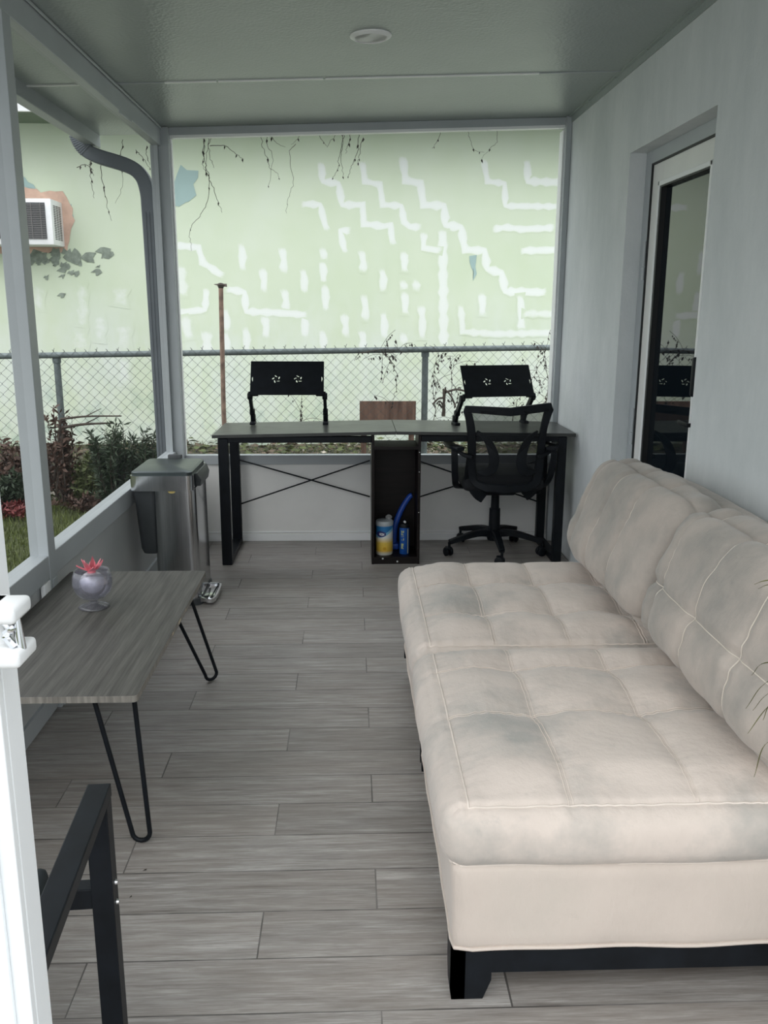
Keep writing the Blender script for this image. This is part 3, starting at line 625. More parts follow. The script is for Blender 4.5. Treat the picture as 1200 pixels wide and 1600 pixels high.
# chain link fence
FA, FB = (-5.2, 6.13), (3.4, 6.78)
def fpt(t): return FA[0]+(FB[0]-FA[0])*t, FA[1]+(FB[1]-FA[1])*t
za = at(0, 556, 6.37).z; zb = at(868, 543, 6.63).z; xa = at(0, 556, 6.37).x; xb = at(868, 543, 6.63).x
def railz(x): return za+(zb-za)*(x-xa)/(xb-xa)
fn = thing('chain_link_fence', (-0.9, 6.45, -0.12), 'grey chain link fence with a round top rail in front of the pale green wall', 'fence')
mb = M(); mb.tube([(*fpt(0), railz(fpt(0)[0])), (*fpt(1), railz(fpt(1)[0]))], 0.021, 12); mb.build('top_rail', MAT['galv'], fn, smooth=True)
def fx2y(x): return FA[1]+(FB[1]-FA[1])*(x-FA[0])/(FB[0]-FA[0])
for px in (-4.5, at(90, 600, 6.37).x, at(664, 600, 6.58).x, 3.0):
    y = fx2y(px)+0.03; mb = M(); mb.tube([(px, y, -0.3), (px, y, railz(px)-0.01)], 0.024, 12)
    mb.lathe([(0.030, -0.06), (0.030, -0.01), (0.02, 0.012), (0, 0.018)], (px, y, railz(px)+0.005), 12); mb.build('post', MAT['galv'], fn, smooth=True)
mb = M(); D = 0.074; ncol = int((FB[0]-FA[0])/D*2)
for i in range(ncol):
    xw = FA[0]+i*D/2; pts = []; zt = railz(xw)+0.028; kk = int((zt+0.14)/(D/2))
    for j in range(kk+1):
        s_ = 1 if (i+j) % 2 else -1
        x = xw+s_*D/4*1.06; pts.append((x, fx2y(x)-0.024+0.004*s_, zt-j*D/2))
    # zigzag neighbours interlock: every wire swings half a diamond
    mb.tube(pts, 0.0015, 4, caps=False)
    if i % 4 == 0: mb.tube([(pts[0][0], pts[0][1], zt), (pts[0][0]+0.010, pts[0][1]-0.004, zt+0.022)], 0.0018, 4)
    elif i % 2: mb.tube([(pts[0][0], pts[0][1], zt), (pts[0][0]-0.012, pts[0][1], zt+0.012)], 0.0018, 4)
mb.build('wire_mesh', MAT['wire'], fn, recalc=False)

# rusty pipe
p_top = at(345, 446, 6.30); p_bot = at(350, 656, 6.30)
rp = thing('rusty_pipe', (p_bot.x, 6.30, gz(p_bot.x, 6.3)), 'tall thin rusty pipe standing upright in front of the fence with a flattened rusted tip', 'pipe')
mb = M(); mb.tube([(p_bot.x+0.004, 6.30, -0.2), (p_bot.x, 6.30, 0.7), (p_top.x, 6.30, p_top.z)], [0.017, 0.017, 0.0165], 10); mb.build('pipe', MAT['rust'], rp, smooth=True)
mb = M(); z = p_top.z; mb.lathe([(0.0165, -0.02), (0.021, -0.01), (0.026, 0.004), (0.018, 0.014), (0, 0.018)], (p_top.x, 6.30, z), 9)
mb.add([(p_top.x-0.05, 6.29, z+0.008), (p_top.x-0.01, 6.28, z-0.006), (p_top.x+0.045, 6.29, z-0.01), (p_top.x+0.04, 6.31, z+0.012), (p_top.x-0.02, 6.315, z+0.012)], [(0,1,2,3,4)])
mb.build('tip', MAT['stem'], rp)

# weathered board leaning behind the fence
YP = fx2y(0.28)+0.006
bl, br = at(562, 627, YP), at(650, 629, YP)
mb = M(); mb.box((bl.x, YP, bl.z-0.235), (br.x, YP+0.02, bl.z)); mb.box((br.x-0.05, YP+0.02, -0.14), (br.x-0.01, YP+0.055, bl.z-0.02)); mb.box((bl.x+0.01, YP+0.02, -0.14), (bl.x+0.05, YP+0.055, bl.z-0.02))
tag(mb.build('plywood_board', MAT['weathered']), 'weathered reddish brown board fixed low behind the fence wires, above the middle of the desk', 'board')

random.seed(4)
# lawn blades in the strip seen through the left bays
def blades(mb, n_, xr, yr, h0, h1, wd=0.006):
    for _ in range(n_):
        x = random.uniform(*xr); y = random.uniform(*yr); z = gz(x, y)-0.005; a = random.uniform(0, 2*PI); h = random.uniform(h0, h1)
        lx, ly = random.uniform(-.5, .5)*h, random.uniform(-.5, .5)*h; dx, dy = math.cos(a)*wd/2, math.sin(a)*wd/2
        b_ = len(mb.v); mb.v += [Vector((x-dx, y-dy, z)), Vector((x+dx, y+dy, z)), Vector((x+lx*.4+dx*.7, y+ly*.4+dy*.7, z+h*.6)), Vector((x+lx*.4-dx*.7, y+ly*.4-dy*.7, z+h*.6)), Vector((x+lx, y+ly, z+h))]
        mb.f += [[b_, b_+1, b_+2, b_+3], [b_+3, b_+2, b_+4]]; mb.mi += [0, 0]
mb = M(); blades(mb, 30000, (-3.9, -1.5), (3.4, 6.5), 0.025, 0.06); blades(mb, 7000, (-4.2, 2.4), (6.55, 8.3), 0.03, 0.09); blades(mb, 1500, (0.3, 1.5), (6.3, 6.6), 0.03, 0.09)
tag(mb.build('lawn_grass', MAT['grass'], recalc=False), 'short green lawn grass growing outside the left screen and along the fence', 'grass', kind='stuff')
# dry leaves and pale litter along the foot of the green wall
def litter(n_, xr, yr, s0, s1, mat, label, zoff=0.0, hz=0.05):
    mb = M()
    for _ in range(n_):
        x = random.uniform(*xr); y = random.uniform(*yr); z = gz(x, y)+random.uniform(0.005, hz); s_ = random.uniform(s0, s1)
        q = Matrix.Rotation(random.uniform(0, 6.3), 3, 'Z') @ Matrix.Rotation(random.uniform(-.9, .9), 3, 'X')
        mb.add([Vector((x, y, z))+q@Vector(p) for p in ((-s_,0,0),(0,-s_*.45,s_*.1),(s_,0,0),(0,s_*.45,s_*.1))], [(0,1,2,3)])
    return tag(mb.build('leaf_litter', mat, recalc=False), label, 'leaf litter', kind='stuff')
litter(2600, (-4.2, 2.4), (6.9, 8.35), 0.015, 0.05, MAT['litter_brown'], 'brown dead leaves lying along the foot of the pale green wall')
litter(420, (-0.6, 1.6), (7.0, 8.3), 0.01, 0.035, MAT['litter'], 'pale dry leaves scattered behind the fence under the desk gap')
litter(700, (-1.6, 1.8), (7.2, 8.3), 0.02, 0.05, MAT['olive'], 'low green weeds along the foot of the pale green wall', hz=0.09)
litter(600, (-2.7, -1.3), (6.1, 6.9), 0.015, 0.04, MAT['litter'], 'pale dry leaves under the shrubs on the left of the fence')

def bush(x, y, h, r, nst, nlf, ls, leaf, label, spread=0.6, narrow=0.2, up=0.6, cat='shrub', group=None, name='shrub'):
    z0 = gz(x, y)-0.02; t = thing(name, (x, y, z0), label, cat, group)
    ms = M(); ml = M()
    for k in range(nst):
        a = random.uniform(0, 2*PI); rr = random.uniform(0.1, 1)*r; hh = h*random.uniform(0.55, 1.0)*(1-0.3*rr/r)
        p0 = Vector((x+math.cos(a)*rr*0.2, y+math.sin(a)*rr*0.2, z0)); p2 = Vector((x+math.cos(a)*rr, y+math.sin(a)*rr*0.7, z0+hh))
        p1 = p0.lerp(p2, 0.5)+Vector((random.uniform(-.03,.03), random.uniform(-.03,.03), hh*0.08))
        pts = smoothpath([p0, p1, p2], 4); ms.tube(pts, [0.006*(1-0.8*i/(len(pts)-1)) for i in range(len(pts))], 5, caps=False)
        for j in range(nlf):
            u = random.uniform(0.15, 1.02); idx = min(len(pts)-1.001, u*(len(pts)-1)); i_ = int(idx); c_ = pts[i_].lerp(pts[min(i_+1, len(pts)-1)], idx-i_)
            d_ = Vector((random.gauss(0, 1), random.gauss(0, 1), random.gauss(up, 0.7))).normalized(); l_ = ls*random.uniform(.5, 1.3)
            sd_ = d_.orthogonal().normalized(); sd_ = Matrix.Rotation(random.uniform(0, 6.3), 3, d_)@sd_
            ml.add([c_, c_+d_*l_*0.5+sd_*l_*narrow, c_+d_*l_, c_+d_*l_*0.5-sd_*l_*narrow], [(0,1,2,3)])
    ml.build('foliage', leaf, t, recalc=False); ms.build('stems', MAT['stem'], t, smooth=True, recalc=False)
    return t
def bx_(px, py, Y): p = at(px, py, Y); return p.x
bush(bx_(172, 650, 6.0), 6.0, 0.72, 0.24, 46, 90, 0.055, MAT['evergreen'], 'dark evergreen shrub with needle leaves left of the downspout', narrow=0.10)
bush(bx_(226, 660, 6.05), 6.05, 0.66, 0.17, 34, 90, 0.055, MAT['evergreen'], 'smaller dark evergreen shrub growing right behind the downspout', narrow=0.10)
bush(bx_(92, 640, 6.15), 6.15, 0.86, 0.13, 26, 38, 0.05, MAT['russet'], 'tall withered russet shrub growing around the left fence post')
bush(bx_(18, 680, 6.1), 6.10, 0.60, 0.26, 36, 38, 0.055, MAT['russet'], 'russet and brown shrub at the far left edge beside the fence')
bush(bx_(10, 720, 5.95), 5.95, 0.32, 0.22, 26, 70, 0.05, MAT['evergreen'], 'low dark green shrub in front of the russet shrub at the far left')
bush(bx_(120, 720, 6.05), 6.2, 0.42, 0.16, 22, 50, 0.045, MAT['olive'], 'thin olive shrub between the withered russet shrub and the dark evergreen')
bush(bx_(22, 785, 5.9), 5.85, 0.13, 0.27, 40, 40, 0.04, MAT['red_cover'], 'low red leaved ground cover by the lawn at the far left')
bush(bx_(140, 700, 6.5), 6.62, 0.36, 0.30, 30, 40, 0.04, MAT['olive'], 'sparse olive weeds behind the fence between its post and the evergreen', name='weed_clump', cat='weeds')
bush(bx_(60, 700, 6.5), 6.62, 0.38, 0.32, 34, 46, 0.045, MAT['russet'], 'brown weeds behind the fence at the left of its post', name='weed_clump', cat='weeds')
bush(bx_(205, 740, 5.85), 5.95, 0.24, 0.30, 40, 70, 0.045, MAT['evergreen'], 'low dark evergreen in front of the two evergreen shrubs', narrow=0.10)
bush(bx_(130, 760, 5.85), 6.0, 0.14, 0.26, 30, 40, 0.04, MAT['russet'], 'low brown undergrowth in front of the olive shrub', name='weed_clump', cat='weeds')
# fallen branches by the fence
for k, (a, b_, r_, lb) in enumerate((((95, 655), (190, 650), 0.009, 'long dry branch lying level above the lower one by the fence'), ((100, 668), (178, 661), 0.012, 'thick dry branch lying level below the other one by the fence'))):
    A = at(*a, 6.12); B = at(*b_, 6.2); mb = M(); pts = smoothpath([A, A.lerp(B, .4)+Vector((0,0,.01)), B], 5); mb.tube(pts, [r_*(1-.5*i/(len(pts)-1)) for i in range(len(pts))], 7)
    tw = pts[len(pts)//2]; mb.tube([tw, tw+Vector((0.1, 0.05, 0.05))], [r_*.5, .002], 5)
    mb.tube([pts[0], pts[0]+Vector((-0.1, 0.02, -0.5))], [r_, r_*.8], 6)
    tag(mb.build('dry_branch', MAT['stem'], smooth=True), lb, 'branch')

# bare climbing stems on the fence to the right, with a few dark leaves
def vine(path, Y, label, cat='vine', name='dead_vine', r_=0.003, nl=10, ls=0.03, wander=0.015, branches=0):
    pts = [at(x, y, Y) for x, y in path]
    t = thing(name, tuple(pts[0]), label, cat); mb = M(); ml = M()
    P = smoothpath(pts, 6)
    for i in range(1, len(P)): P[i] = P[i]+Vector((random.gauss(0, wander*.3), random.gauss(0, wander*.5), random.gauss(0, wander*.2)))
    mb.tube(P, [r_*(1-0.6*i/(len(P)-1)) for i in range(len(P))], 5, caps=False)
    for _ in range(branches):
        i = random.randrange(1, len(P)); q = P[i]; d_ = Vector((random.gauss(0, 1), random.gauss(0, .3), random.gauss(0, 1))).normalized()*random.uniform(.06, .2)
        mb.tube(smoothpath([q, q+d_*.5+Vector((0, 0, .02)), q+d_], 3), r_*.45, 4, caps=False)
        for k in range(3):
            c_ = q+d_*random.uniform(.3, 1); s_ = ls*random.uniform(.4, 1); ml.add([c_, c_+Vector((s_*.3, 0, -s_*.4)), c_+Vector((random.uniform(-.3,.3)*s_, 0, -s_)), c_+Vector((-s_*.3, 0, -s_*.4))], [(0,1,2,3)])
    for _ in range(nl):
        c_ = random.choice(P); s_ = ls*random.uniform(.4, 1.1); a = random.uniform(-1, 1)
        ml.add([c_, c_+Vector((s_*.28, 0.01, -s_*.4)), c_+Vector((a*s_*.5, 0, -s_)), c_+Vector((-s_*.28, -.01, -s_*.4))], [(0,1,2,3)])
    mb.build('stems', MAT['stem'], t, smooth=True, recalc=False)
    if ml.v: ml.build('leaves', MAT['dead_leaf'], t, recalc=False)
    return t
vine([(693, 650), (694, 630), (696, 605)], 6.5, 'thick dark cut stem sticking up left of the right laptop stand', r_=0.016, nl=3, branches=5, wander=0.004)
vine([(672, 690), (680, 640), (676, 600), (684, 560), (700, 550)], 6.52, 'thin leafy dead vine climbing the fence just right of its post', nl=30, branches=12)
vine([(712, 660), (716, 620), (706, 590), (712, 560)], 6.52, 'thin dead vine climbing the fence beside the right laptop stand', nl=26, branches=10)
vine([(596, 548), (612, 566), (620, 590), (616, 620), (612, 640)], 6.5, 'loose dead vine hanging from the fence rail above the brown board', nl=16, branches=6)
vine([(845, 640), (858, 600), (850, 560), (862, 510)], 6.55, 'leafy dead vine climbing past the rail at the right end of the fence', nl=26, branches=12)
vine([(800, 660), (812, 620), (826, 600), (852, 556)], 6.55, 'thin dead vine crossing the fence to the right of the right laptop stand', nl=18, branches=9)
vine([(462, 690), (466, 668), (472, 650), (468, 638)], 6.45, 'small twiggy dead plant at the fence foot behind the left half of the desk', nl=14, branches=8)
vine([(560, 552), (600, 546), (640, 552)], 6.48, 'loose tangle of dry stem lying along the fence rail', nl=8, branches=8)
# aerial roots hanging from the roof edge
YV = 5.45
def roots(paths, label, r_=0.0022, nl=4, br=0):
    r_ *= 0.72; nl = nl//2+1
    t = thing('hanging_roots', tuple(at(*paths[0][0], YV)), label, 'vine'); mb = M(); ml = M()
    for path in paths:
        P = smoothpath([at(x, y, YV) for x, y in path], 6)
        for i in range(1, len(P)): P[i] = P[i]+Vector((random.gauss(0, .003), random.gauss(0, .006), 0))
        mb.tube(P, [r_*(1-.55*i/(len(P)-1)) for i in range(len(P))], 5, caps=False)
        for _ in range(nl):
            c_ = random.choice(P); s_ = .025*random.uniform(.4, 1.2); ml.add([c_, c_+Vector((s_*.22, 0, -s_*.4)), c_+Vector((random.uniform(-.3,.3)*s_, 0, -s_)), c_+Vector((-s_*.22, 0, -s_*.4))], [(0,1,2,3)])
    mb.build('roots', MAT['stem'], t, smooth=True, recalc=False)
    if ml.v: ml.build('leaves', MAT['dead_leaf'], t, recalc=False)
roots([[(318, 195), (318, 235), (322, 262), (326, 275), (325, 310), (314, 335), (300, 352), (296, 370), (300, 392)], [(334, 193), (330, 212), (324, 235), (321, 268)], [(321, 265), (332, 290), (340, 315), (348, 332)], [(320, 196), (326, 222), (328, 246), (334, 262)], [(328, 228), (352, 228), (368, 240), (380, 249)], [(316, 200), (320, 225), (317, 250), (320, 270)]],
      'thick cluster of brown roots hanging from the roof edge at the left, longest strand curling', 0.0030, 5)
roots([[(406, 198), (410, 225), (418, 250), (422, 262), (434, 272), (435, 280)], [(421, 200), (416, 225), (426, 245), (420, 290)], [(420, 205), (430, 222), (445, 230)]], 'pair of thin roots hanging from the roof edge between the two thick clusters', 0.0024, 2)
roots([[(468, 198), (466, 215), (456, 226)], [(462, 225), (452, 240), (458, 285), (450, 310), (447, 333)]], 'single long wispy root hanging from the roof edge right of the pair', 0.0022, 1)
roots([[(492, 200), (500, 215), (510, 228)], [(532, 196), (525, 210), (510, 230)], [(533, 198), (536, 225), (532, 250), (537, 275)], [(548, 200), (545, 222), (540, 240)], [(561, 198), (560, 225), (556, 245), (548, 262), (544, 278)], [(568, 215), (562, 240), (560, 256)], [(540, 200), (534, 225), (530, 247), (528, 262), (520, 280)]],
      'bushy cluster of brown roots hanging from the roof edge above the middle of the wall', 0.0028, 5)
roots([[(692, 198), (686, 215), (676, 232)]], 'short root with two dark pods hanging from the roof edge right of centre', 0.0025, 3)
roots([[(731, 197), (733, 215), (742, 234), (757, 238)], [(778, 197), (776, 222), (765, 232), (753, 248)]], 'fine looped roots hanging from the roof edge at the right', 0.0018, 2)
YV = 5.36
roots([[(142, 250), (140, 262), (144, 290), (148, 310)], [(158, 256), (162, 290), (168, 320), (174, 345)], [(120, 262), (132, 257), (142, 262), (146, 275)]], 'dark dead vine hanging from the elbow of the downspout', 0.0030, 7)
roots([[(192, 218), (188, 245), (192, 285), (180, 318)]], 'thin dead vine hanging behind the slanting part of the downspout', 0.0022, 6)
roots([[(212, 234), (222, 245), (234, 262)], [(230, 228), (228, 240), (235, 258)]], 'dry twig caught between the downspout bend and the corner post', 0.0030, 4)

# ================================================================ FURNITURE
# ---- soft upholstery: a rounded box whose skin is pushed out by a puff function
class Soft:
    def __init__(s, half, r, disp, c=(0,0,0), rot=None):
        s.h = Vector(half); s.r = r; s.disp = disp; s.c = Vector(c); s.rot = rot or Matrix.Identity(3)
    def pos(s, p, lift=0.0):
        p = Vector(p); q = Vector([max(-(s.h[i]-s.r), min(s.h[i]-s.r, p[i])) for i in range(3)])
        n_ = (p-q).normalized(); b_ = q+n_*s.r
        return s.c+s.rot@(b_+n_*(s.disp(p, n_)+lift))
    def mesh(s, res):
        mb = M(); idx = {}
        def vid(p):
            k = (round(p[0], 5), round(p[1], 5), round(p[2], 5))
            if k not in idx: idx[k] = len(mb.v); mb.v.append(s.pos(p))
            return idx[k]
        g = [[(-1+2*i/res[a])*s.h[a] for i in range(res[a]+1)] for a in range(3)]
        for ax in range(3):
            u, v = [(1,2),(2,0),(0,1)][ax]
            for sg in (-1, 1):
                for i in range(res[u]):
                    for j in range(res[v]):
                        q = []
                        for di, dj in ((0,0),(1,0),(1,1),(0,1)):
                            p = [0,0,0]; p[ax] = sg*s.h[ax]; p[u] = g[u][i+di]; p[v] = g[v][j+dj]; q.append(vid(p))
                        mb.f.append(q if sg > 0 else q[::-1]); mb.mi.append(0)
        return mb
def cells(x, seams, p=2.4):
    for a, b_ in zip(seams, seams[1:]):
        if a <= x <= b_:
            t = (x-a)/(b_-a); return max(0, 1-abs(2*t-1)**p)
    return 0.0
def wr(x, y, z, k=1.0):
    return k*(math.sin(x*23+y*9+1.3*math.sin(z*17+y*7))*0.5+math.sin(y*31+x*13+z*19)*0.3+math.sin(z*41+x*11-y*17)*0.2)
def ssm(a, b_, x): t = max(0, min(1, (x-a)/(b_-a))); return t*t*(3-2*t)

def seat_unit(y0, y1, xs, ys, label, feet=True):
    root = thing('sectional_sofa_unit', (0.72, (y0+y1)/2, 0.0), label, 'sofa', 'armless units of the cream sectional sofa')
    X0 = 0.198; X1 = 1.235; yc = (y0+y1)/2
    # upholstered base
    def bd(p, n_): return 0.004*math.sin(p.z*9)*abs(n_.x)+0.003*wr(p.x, p.y+yc, p.z)
    B = Soft(((X1-X0-0.01)/2, (y1-y0-0.012)/2, 0.105), 0.018, bd, ((X0+X1)/2, yc, 0.217))
    B.mesh((30, 30, 10)).build('sofa_base', MAT['base_fabric'], root, smooth=True, auto=False)
    mb = M(); h = B.h; pp = []
    for a, b_ in (((-1,-1),(1,-1)),((1,-1),(1,1)),((1,1),(-1,1)),((-1,1),(-1,-1))):
        for i in range(24): t = i/24; pp.append(B.pos((h.x*(a[0]+(b_[0]-a[0])*t), h.y*(a[1]+(b_[1]-a[1])*t), -h.z*0.93), 0.001))
    mb.tube(pp, 0.0045, 6, closed=True); mb.build('base_piping', MAT['base_fabric'], root, smooth=True)
    # black plinth rail + feet
    mb = M(); i_ = 0.008
    for a, b_ in (((X0+i_, y0+i_, 0.062), (X1-i_, y0+i_+0.022, 0.114)), ((X0+i_, y1-i_-0.022, 0.062), (X1-i_, y1-i_, 0.114)), ((X0+0.055, y0+i_, 0.062), (X0+0.075, y1-i_, 0.114)), ((X1-i_-0.022, y0+i_, 0.062), (X1-i_, y1-i_, 0.114))): mb.box(a, b_)
    mb.build('plinth', MAT['black_metal'], root)
    fr = [(0,0),(0.066,0),(0.083,0.045),(0.083,0.114),(0,0.114)]
    for sx_, xx0 in ((1, X0+i_-0.002), (-1, X1-i_+0.002)):
        for sy_, yy_ in ((1, y0+i_-0.002), (-1, y1-i_+0.002)):
            xx_ = xx0+(0.10 if sx_ > 0 and sy_*(1 if yc < 2.3 else -1) < 0 or (sx_ > 0 and yc > 2.3) else 0)
            mb = M()
            mb.prism(fr, lambda a, z: (xx_+sx_*a, yy_, z), lambda a, z: (xx_+sx_*a, yy_+sy_*0.028, z))
            mb.prism(fr, lambda a, z: (xx_, yy_+sy_*a, z), lambda a, z: (xx_+sx_*0.028, yy_+sy_*a, z))
            mb.build('foot', MAT['black_metal'], root)
    # tufted seat cushion
    cx, hx, hy, hz = (X0+1.17)/2-0.004, (1.17-X0)/2+0.004, (y1-y0)/2-0.004, 0.074
    zc = 0.372
    sx = [x-cx for x in xs]; sy = [y-yc for y in ys]
    def disp(p, n_):
        up = max(0, n_.z)
        bx_ = ssm(0, 0.12, p.x+hx-0.03)*ssm(0, 0.10, hx-p.x)*ssm(0, 0.12, p.y+hy-0.02)*ssm(0, 0.10, hy-p.y)
        tuft = 1.0
        for a in sx[1:-1]:
            for c in sy[1:-1]: tuft *= 1-0.85*math.exp(-((p.x-a)**2+(p.y-c)**2)/0.0052)
        rowp = 1-0.45*max([0]+[math.exp(-((p.y-c)/0.035)**2) for c in sy[1:-1]]); colp = 1-0.25*max([0]+[math.exp(-((p.x-a)/0.03)**2) for a in sx[1:-1]])
        d_ = 0.030*bx_*tuft*rowp*colp*up**1.5
        side = 1-abs(n_.z)
        d_ += side*0.022*(1-(p.z/hz)**2)*(0.6+0.4*(1-(p.x/hx)**2 if abs(n_.y) > .5 else 1-(p.y/hy)**2))
        if up > 0.4:
            dy = min(abs(p.y-a) for a in sy); dx = min(abs(p.x-a) for a in sx)
            d_ -= 0.0055*math.exp(-(dy/0.010)**2)+0.004*math.exp(-(dx/0.009)**2)
            d_ += 0.0020*math.exp(-dy/0.030)*math.sin(p.x*150+4*math.sin(p.x*19+p.y*7))+0.0016*math.exp(-dx/0.03)*math.sin(p.y*150+4*math.sin(p.y*23))
        return d_+0.0025*wr(p.x, p.y+yc, p.z)
    S = Soft((hx, hy, hz), 0.042, disp, (cx, yc, zc))
    S.mesh((104, 92, 16)).build('seat_cushion', MAT['seat_fabric'], root, smooth=True, auto=False)
    mb = M()
    def line(pts, r_=0.0022, lift=0.0010):
        mb.tube([S.pos(p, lift) for p in pts], r_, 5)
    for a in sx[1:-1]:
        for o_ in (-0.0045, 0.0045): line([(a+o_, sy[0]+(sy[-1]-sy[0])*i/70, hz) for i in range(71)], 0.0011)
    line([(sx[0], sy[0]+(sy[-1]-sy[0])*i/70, hz) for i in range(71)], 0.0026, 0.0006)
    for a in sy[1:-1]:
        for o_ in (-0.0045, 0.0045): line([(sx[0]+(sx[-1]-sx[0])*i/70, a+o_, hz) for i in range(71)], 0.0011)
    for a in (sy[0], sy[-1]): line([(sx[0]+(sx[-1]-sx[0])*i/70, a, hz) for i in range(71)], 0.0026, 0.0006)
    for z_ in (-hz*0.9,):
        pp = []
        for a, b_ in (((-1,-1),(1,-1)),((1,-1),(1,1)),((1,1),(-1,1)),((-1,1),(-1,-1))):
            for i in range(40): t = i/40; pp.append(S.pos((hx*(a[0]+(b_[0]-a[0])*t), hy*(a[1]+(b_[1]-a[1])*t), z_), 0.001))
        mb.tube(pp, 0.003, 5, closed=True)
    mb.build('seam', MAT['seat_thread'], root, smooth=True)
    # low back frame against the wall
    def bk(p, n_): return 0.008*(1-(p.y/0.42)**2)*abs(n_.z)+0.002*wr(p.x, p.y+yc, p.z)
    K = Soft((0.052, (y1-y0)/2-0.004, 0.245), 0.035, bk, (1.183, yc, 0.565))
    K.mesh((6, 40, 24)).build('sofa_back', MAT['back_fabric'], root, smooth=True, auto=False)
    return root
U1 = (1.525, 2.372); U2 = (2.386, 3.235)
seat_unit(*U1, (0.232, 0.440, 0.700, 0.96, 1.13), (1.545, 1.930, 2.200, 2.352), 'near cream sofa unit, soiled and tufted, with the black corner foot closest to us')
seat_unit(*U2, (0.232, 0.425, 0.650, 0.88, 1.13), (2.402, 2.640, 2.945, 3.205), 'far cream sofa unit, tufted, standing just beyond the near unit towards the desk')

def back_cushion(yc, hy, label, vs, hs, lean, cx=1.005, cz=0.668, yaw=0.0, seed=0, hz=0.205):
    root = thing('back_cushion', (cx, yc, 0.46), label, 'cushion', 'loose back cushions on the cream sofa')
    hx = 0.085
    def disp(p, n_):
        e = max(0, 1-(p.y/hy)**4)*max(0, 1-(p.z/hz)**4)
        d_ = 0.062*e**0.6*abs(n_.x)
        d_ += 0.022*(1-abs(n_.x))*(1-(p.y/hy)**6 if abs(n_.z) > .5 else 1-(p.z/hz)**4)
        dv = min([abs(p.y-a) for a in vs]+[9]); dh = min([abs(p.z-a) for a in hs]+[9])
        d_ -= 0.012*math.exp(-(dv/0.016)**2)
        if n_.x < -0.2: d_ -= 0.012*math.exp(-(dh/0.016)**2)
        ed = hy-abs(p.y)
        d_ += 0.0045*math.exp(-max(0, ed)/0.05)*math.sin(p.z*95+3*math.sin(p.z*21+seed))*ssm(0.7, 1, abs(p.y)/hy+0.15)
        d_ += 0.0012*math.exp(-dv/0.04)*math.sin(p.z*110+5*math.sin(p.z*17+p.y*9+seed))
        return d_+0.006*wr(p.x+seed, (p.y+yc)*0.8, p.z*0.9)+0.003*wr(p.y*2, p.z*2+seed, p.x)
    rot = Matrix.Rotation(R(yaw), 3, 'Z')@Matrix.Rotation(R(lean), 3, 'Y')
    S = Soft((hx, hy, hz), 0.082, disp, (cx, yc, cz), rot)
    S.mesh((14, 110, 60)).build('cushion_cover', MAT['back_fabric'], root, smooth=True, auto=False)
    for a in vs:
        mb = M(); pts = [(-hx, a, -hz+2*hz*i/50) for i in range(51)]+[(-hx+2*hx*i/10, a, hz) for i in range(1, 9)]
        mb.tube([S.pos(p, 0.0008) for p in pts], 0.0016, 5); mb.build('seam', MAT['thread'], root, smooth=True)
    for a in hs:
        mb = M()
        mb.tube([S.pos((-hx, -hy+2*hy*i/80, a), 0.0008) for i in range(81)], 0.0016, 5)
        mb.build('seam', MAT['thread'], root, smooth=True)
    return root
back_cushion(2.805, 0.435, 'far soiled cream back cushion leaning on the sofa back nearest the door glass', (0.30, 0.08, -0.15), (), 21, 0.985, 0.662, 0, 0.0)
back_cushion(1.935, 0.455, 'near soiled cream back cushion, leaning at the right edge with a cross of seams', (0.33, 0.07, -0.19), (-0.045,), 21, 0.985, 0.662, 0, 2.6)

# small dark flecks lying on the upholstery and the floor
def fleck(p, s_, label, a=0.3):
    mb = M(); x, y, z = p; q = Matrix.Rotation(a, 3, 'Z')
    mb.add([Vector(p)+q@Vector(v_) for v_ in ((-s_,0,0),(-s_*.3,-s_*.4,0.002),(s_*.6,-s_*.35,0.001),(s_,s_*.1,0.003),(s_*.2,s_*.4,0.002))], [(0,1,2,3,4)])
    tag(mb.build('leaf_fragment', MAT['dead_leaf'], recalc=False), label, 'leaf')
def onfloor(px, py):
    d = ROT@Vector(((px-600)/FPX, (800-py)/FPX, -1)); return CAM+d*((0.002-CAM.z)/d.z)
fleck(onfloor(226, 1360), 0.006, 'dark leaf crumb on the floor below the near hairpin leg')
fleck(onfloor(204, 1402), 0.004, 'tiny dark crumb on the floor beside the bolts of the black metal chair', 1.0)

# ---- coffee table
TZ = 0.452; tx0, tx1, ty0, ty1 = -1.046, -0.546, 2.055, 3.135
ct = thing('coffee_table', ((tx0+tx1)/2, (ty0+ty1)/2, 0), 'low coffee table with a grey wood look top on black hairpin legs', 'coffee table')
mb = M()
def rr(x0, x1, y0, y1, r_, n_=5):
    out = []
    for cx, cy, a0 in ((x1-r_, y1-r_, 0), (x0+r_, y1-r_, 90), (x0+r_, y0+r_, 180), (x1-r_, y0+r_, 270)):
        for k in range(n_+1): a = R(a0+90*k/n_); out.append((cx+r_*math.cos(a), cy+r_*math.sin(a)))
    return out
O = rr(tx0, tx1, ty0, ty1, 0.014)
n_ = len(O); mb.v = [Vector((x, y, TZ-0.018)) for x, y in O]+[Vector((x, y, TZ)) for x, y in O]
mb.f = [list(range(n_))[::-1], list(range(n_, 2*n_))]+[[i, (i+1) % n_, n_+(i+1) % n_, n_+i] for i in range(n_)]
mb.mi = [0, 0]+[1]*n_
mb.build('table_top', [MAT['oak'], MAT['oak_edge']], ct)
for y, l_ in ((2.50, 0.022), (2.60, 0.040), (2.72, 0.010)):
    mb = M(); mb.bevbox((tx1-0.006, y, TZ-0.015), (tx1+0.0010, y+l_, TZ-0.005), 0.0015, 1); mb.build('chipped_edge', MAT['core'], ct)
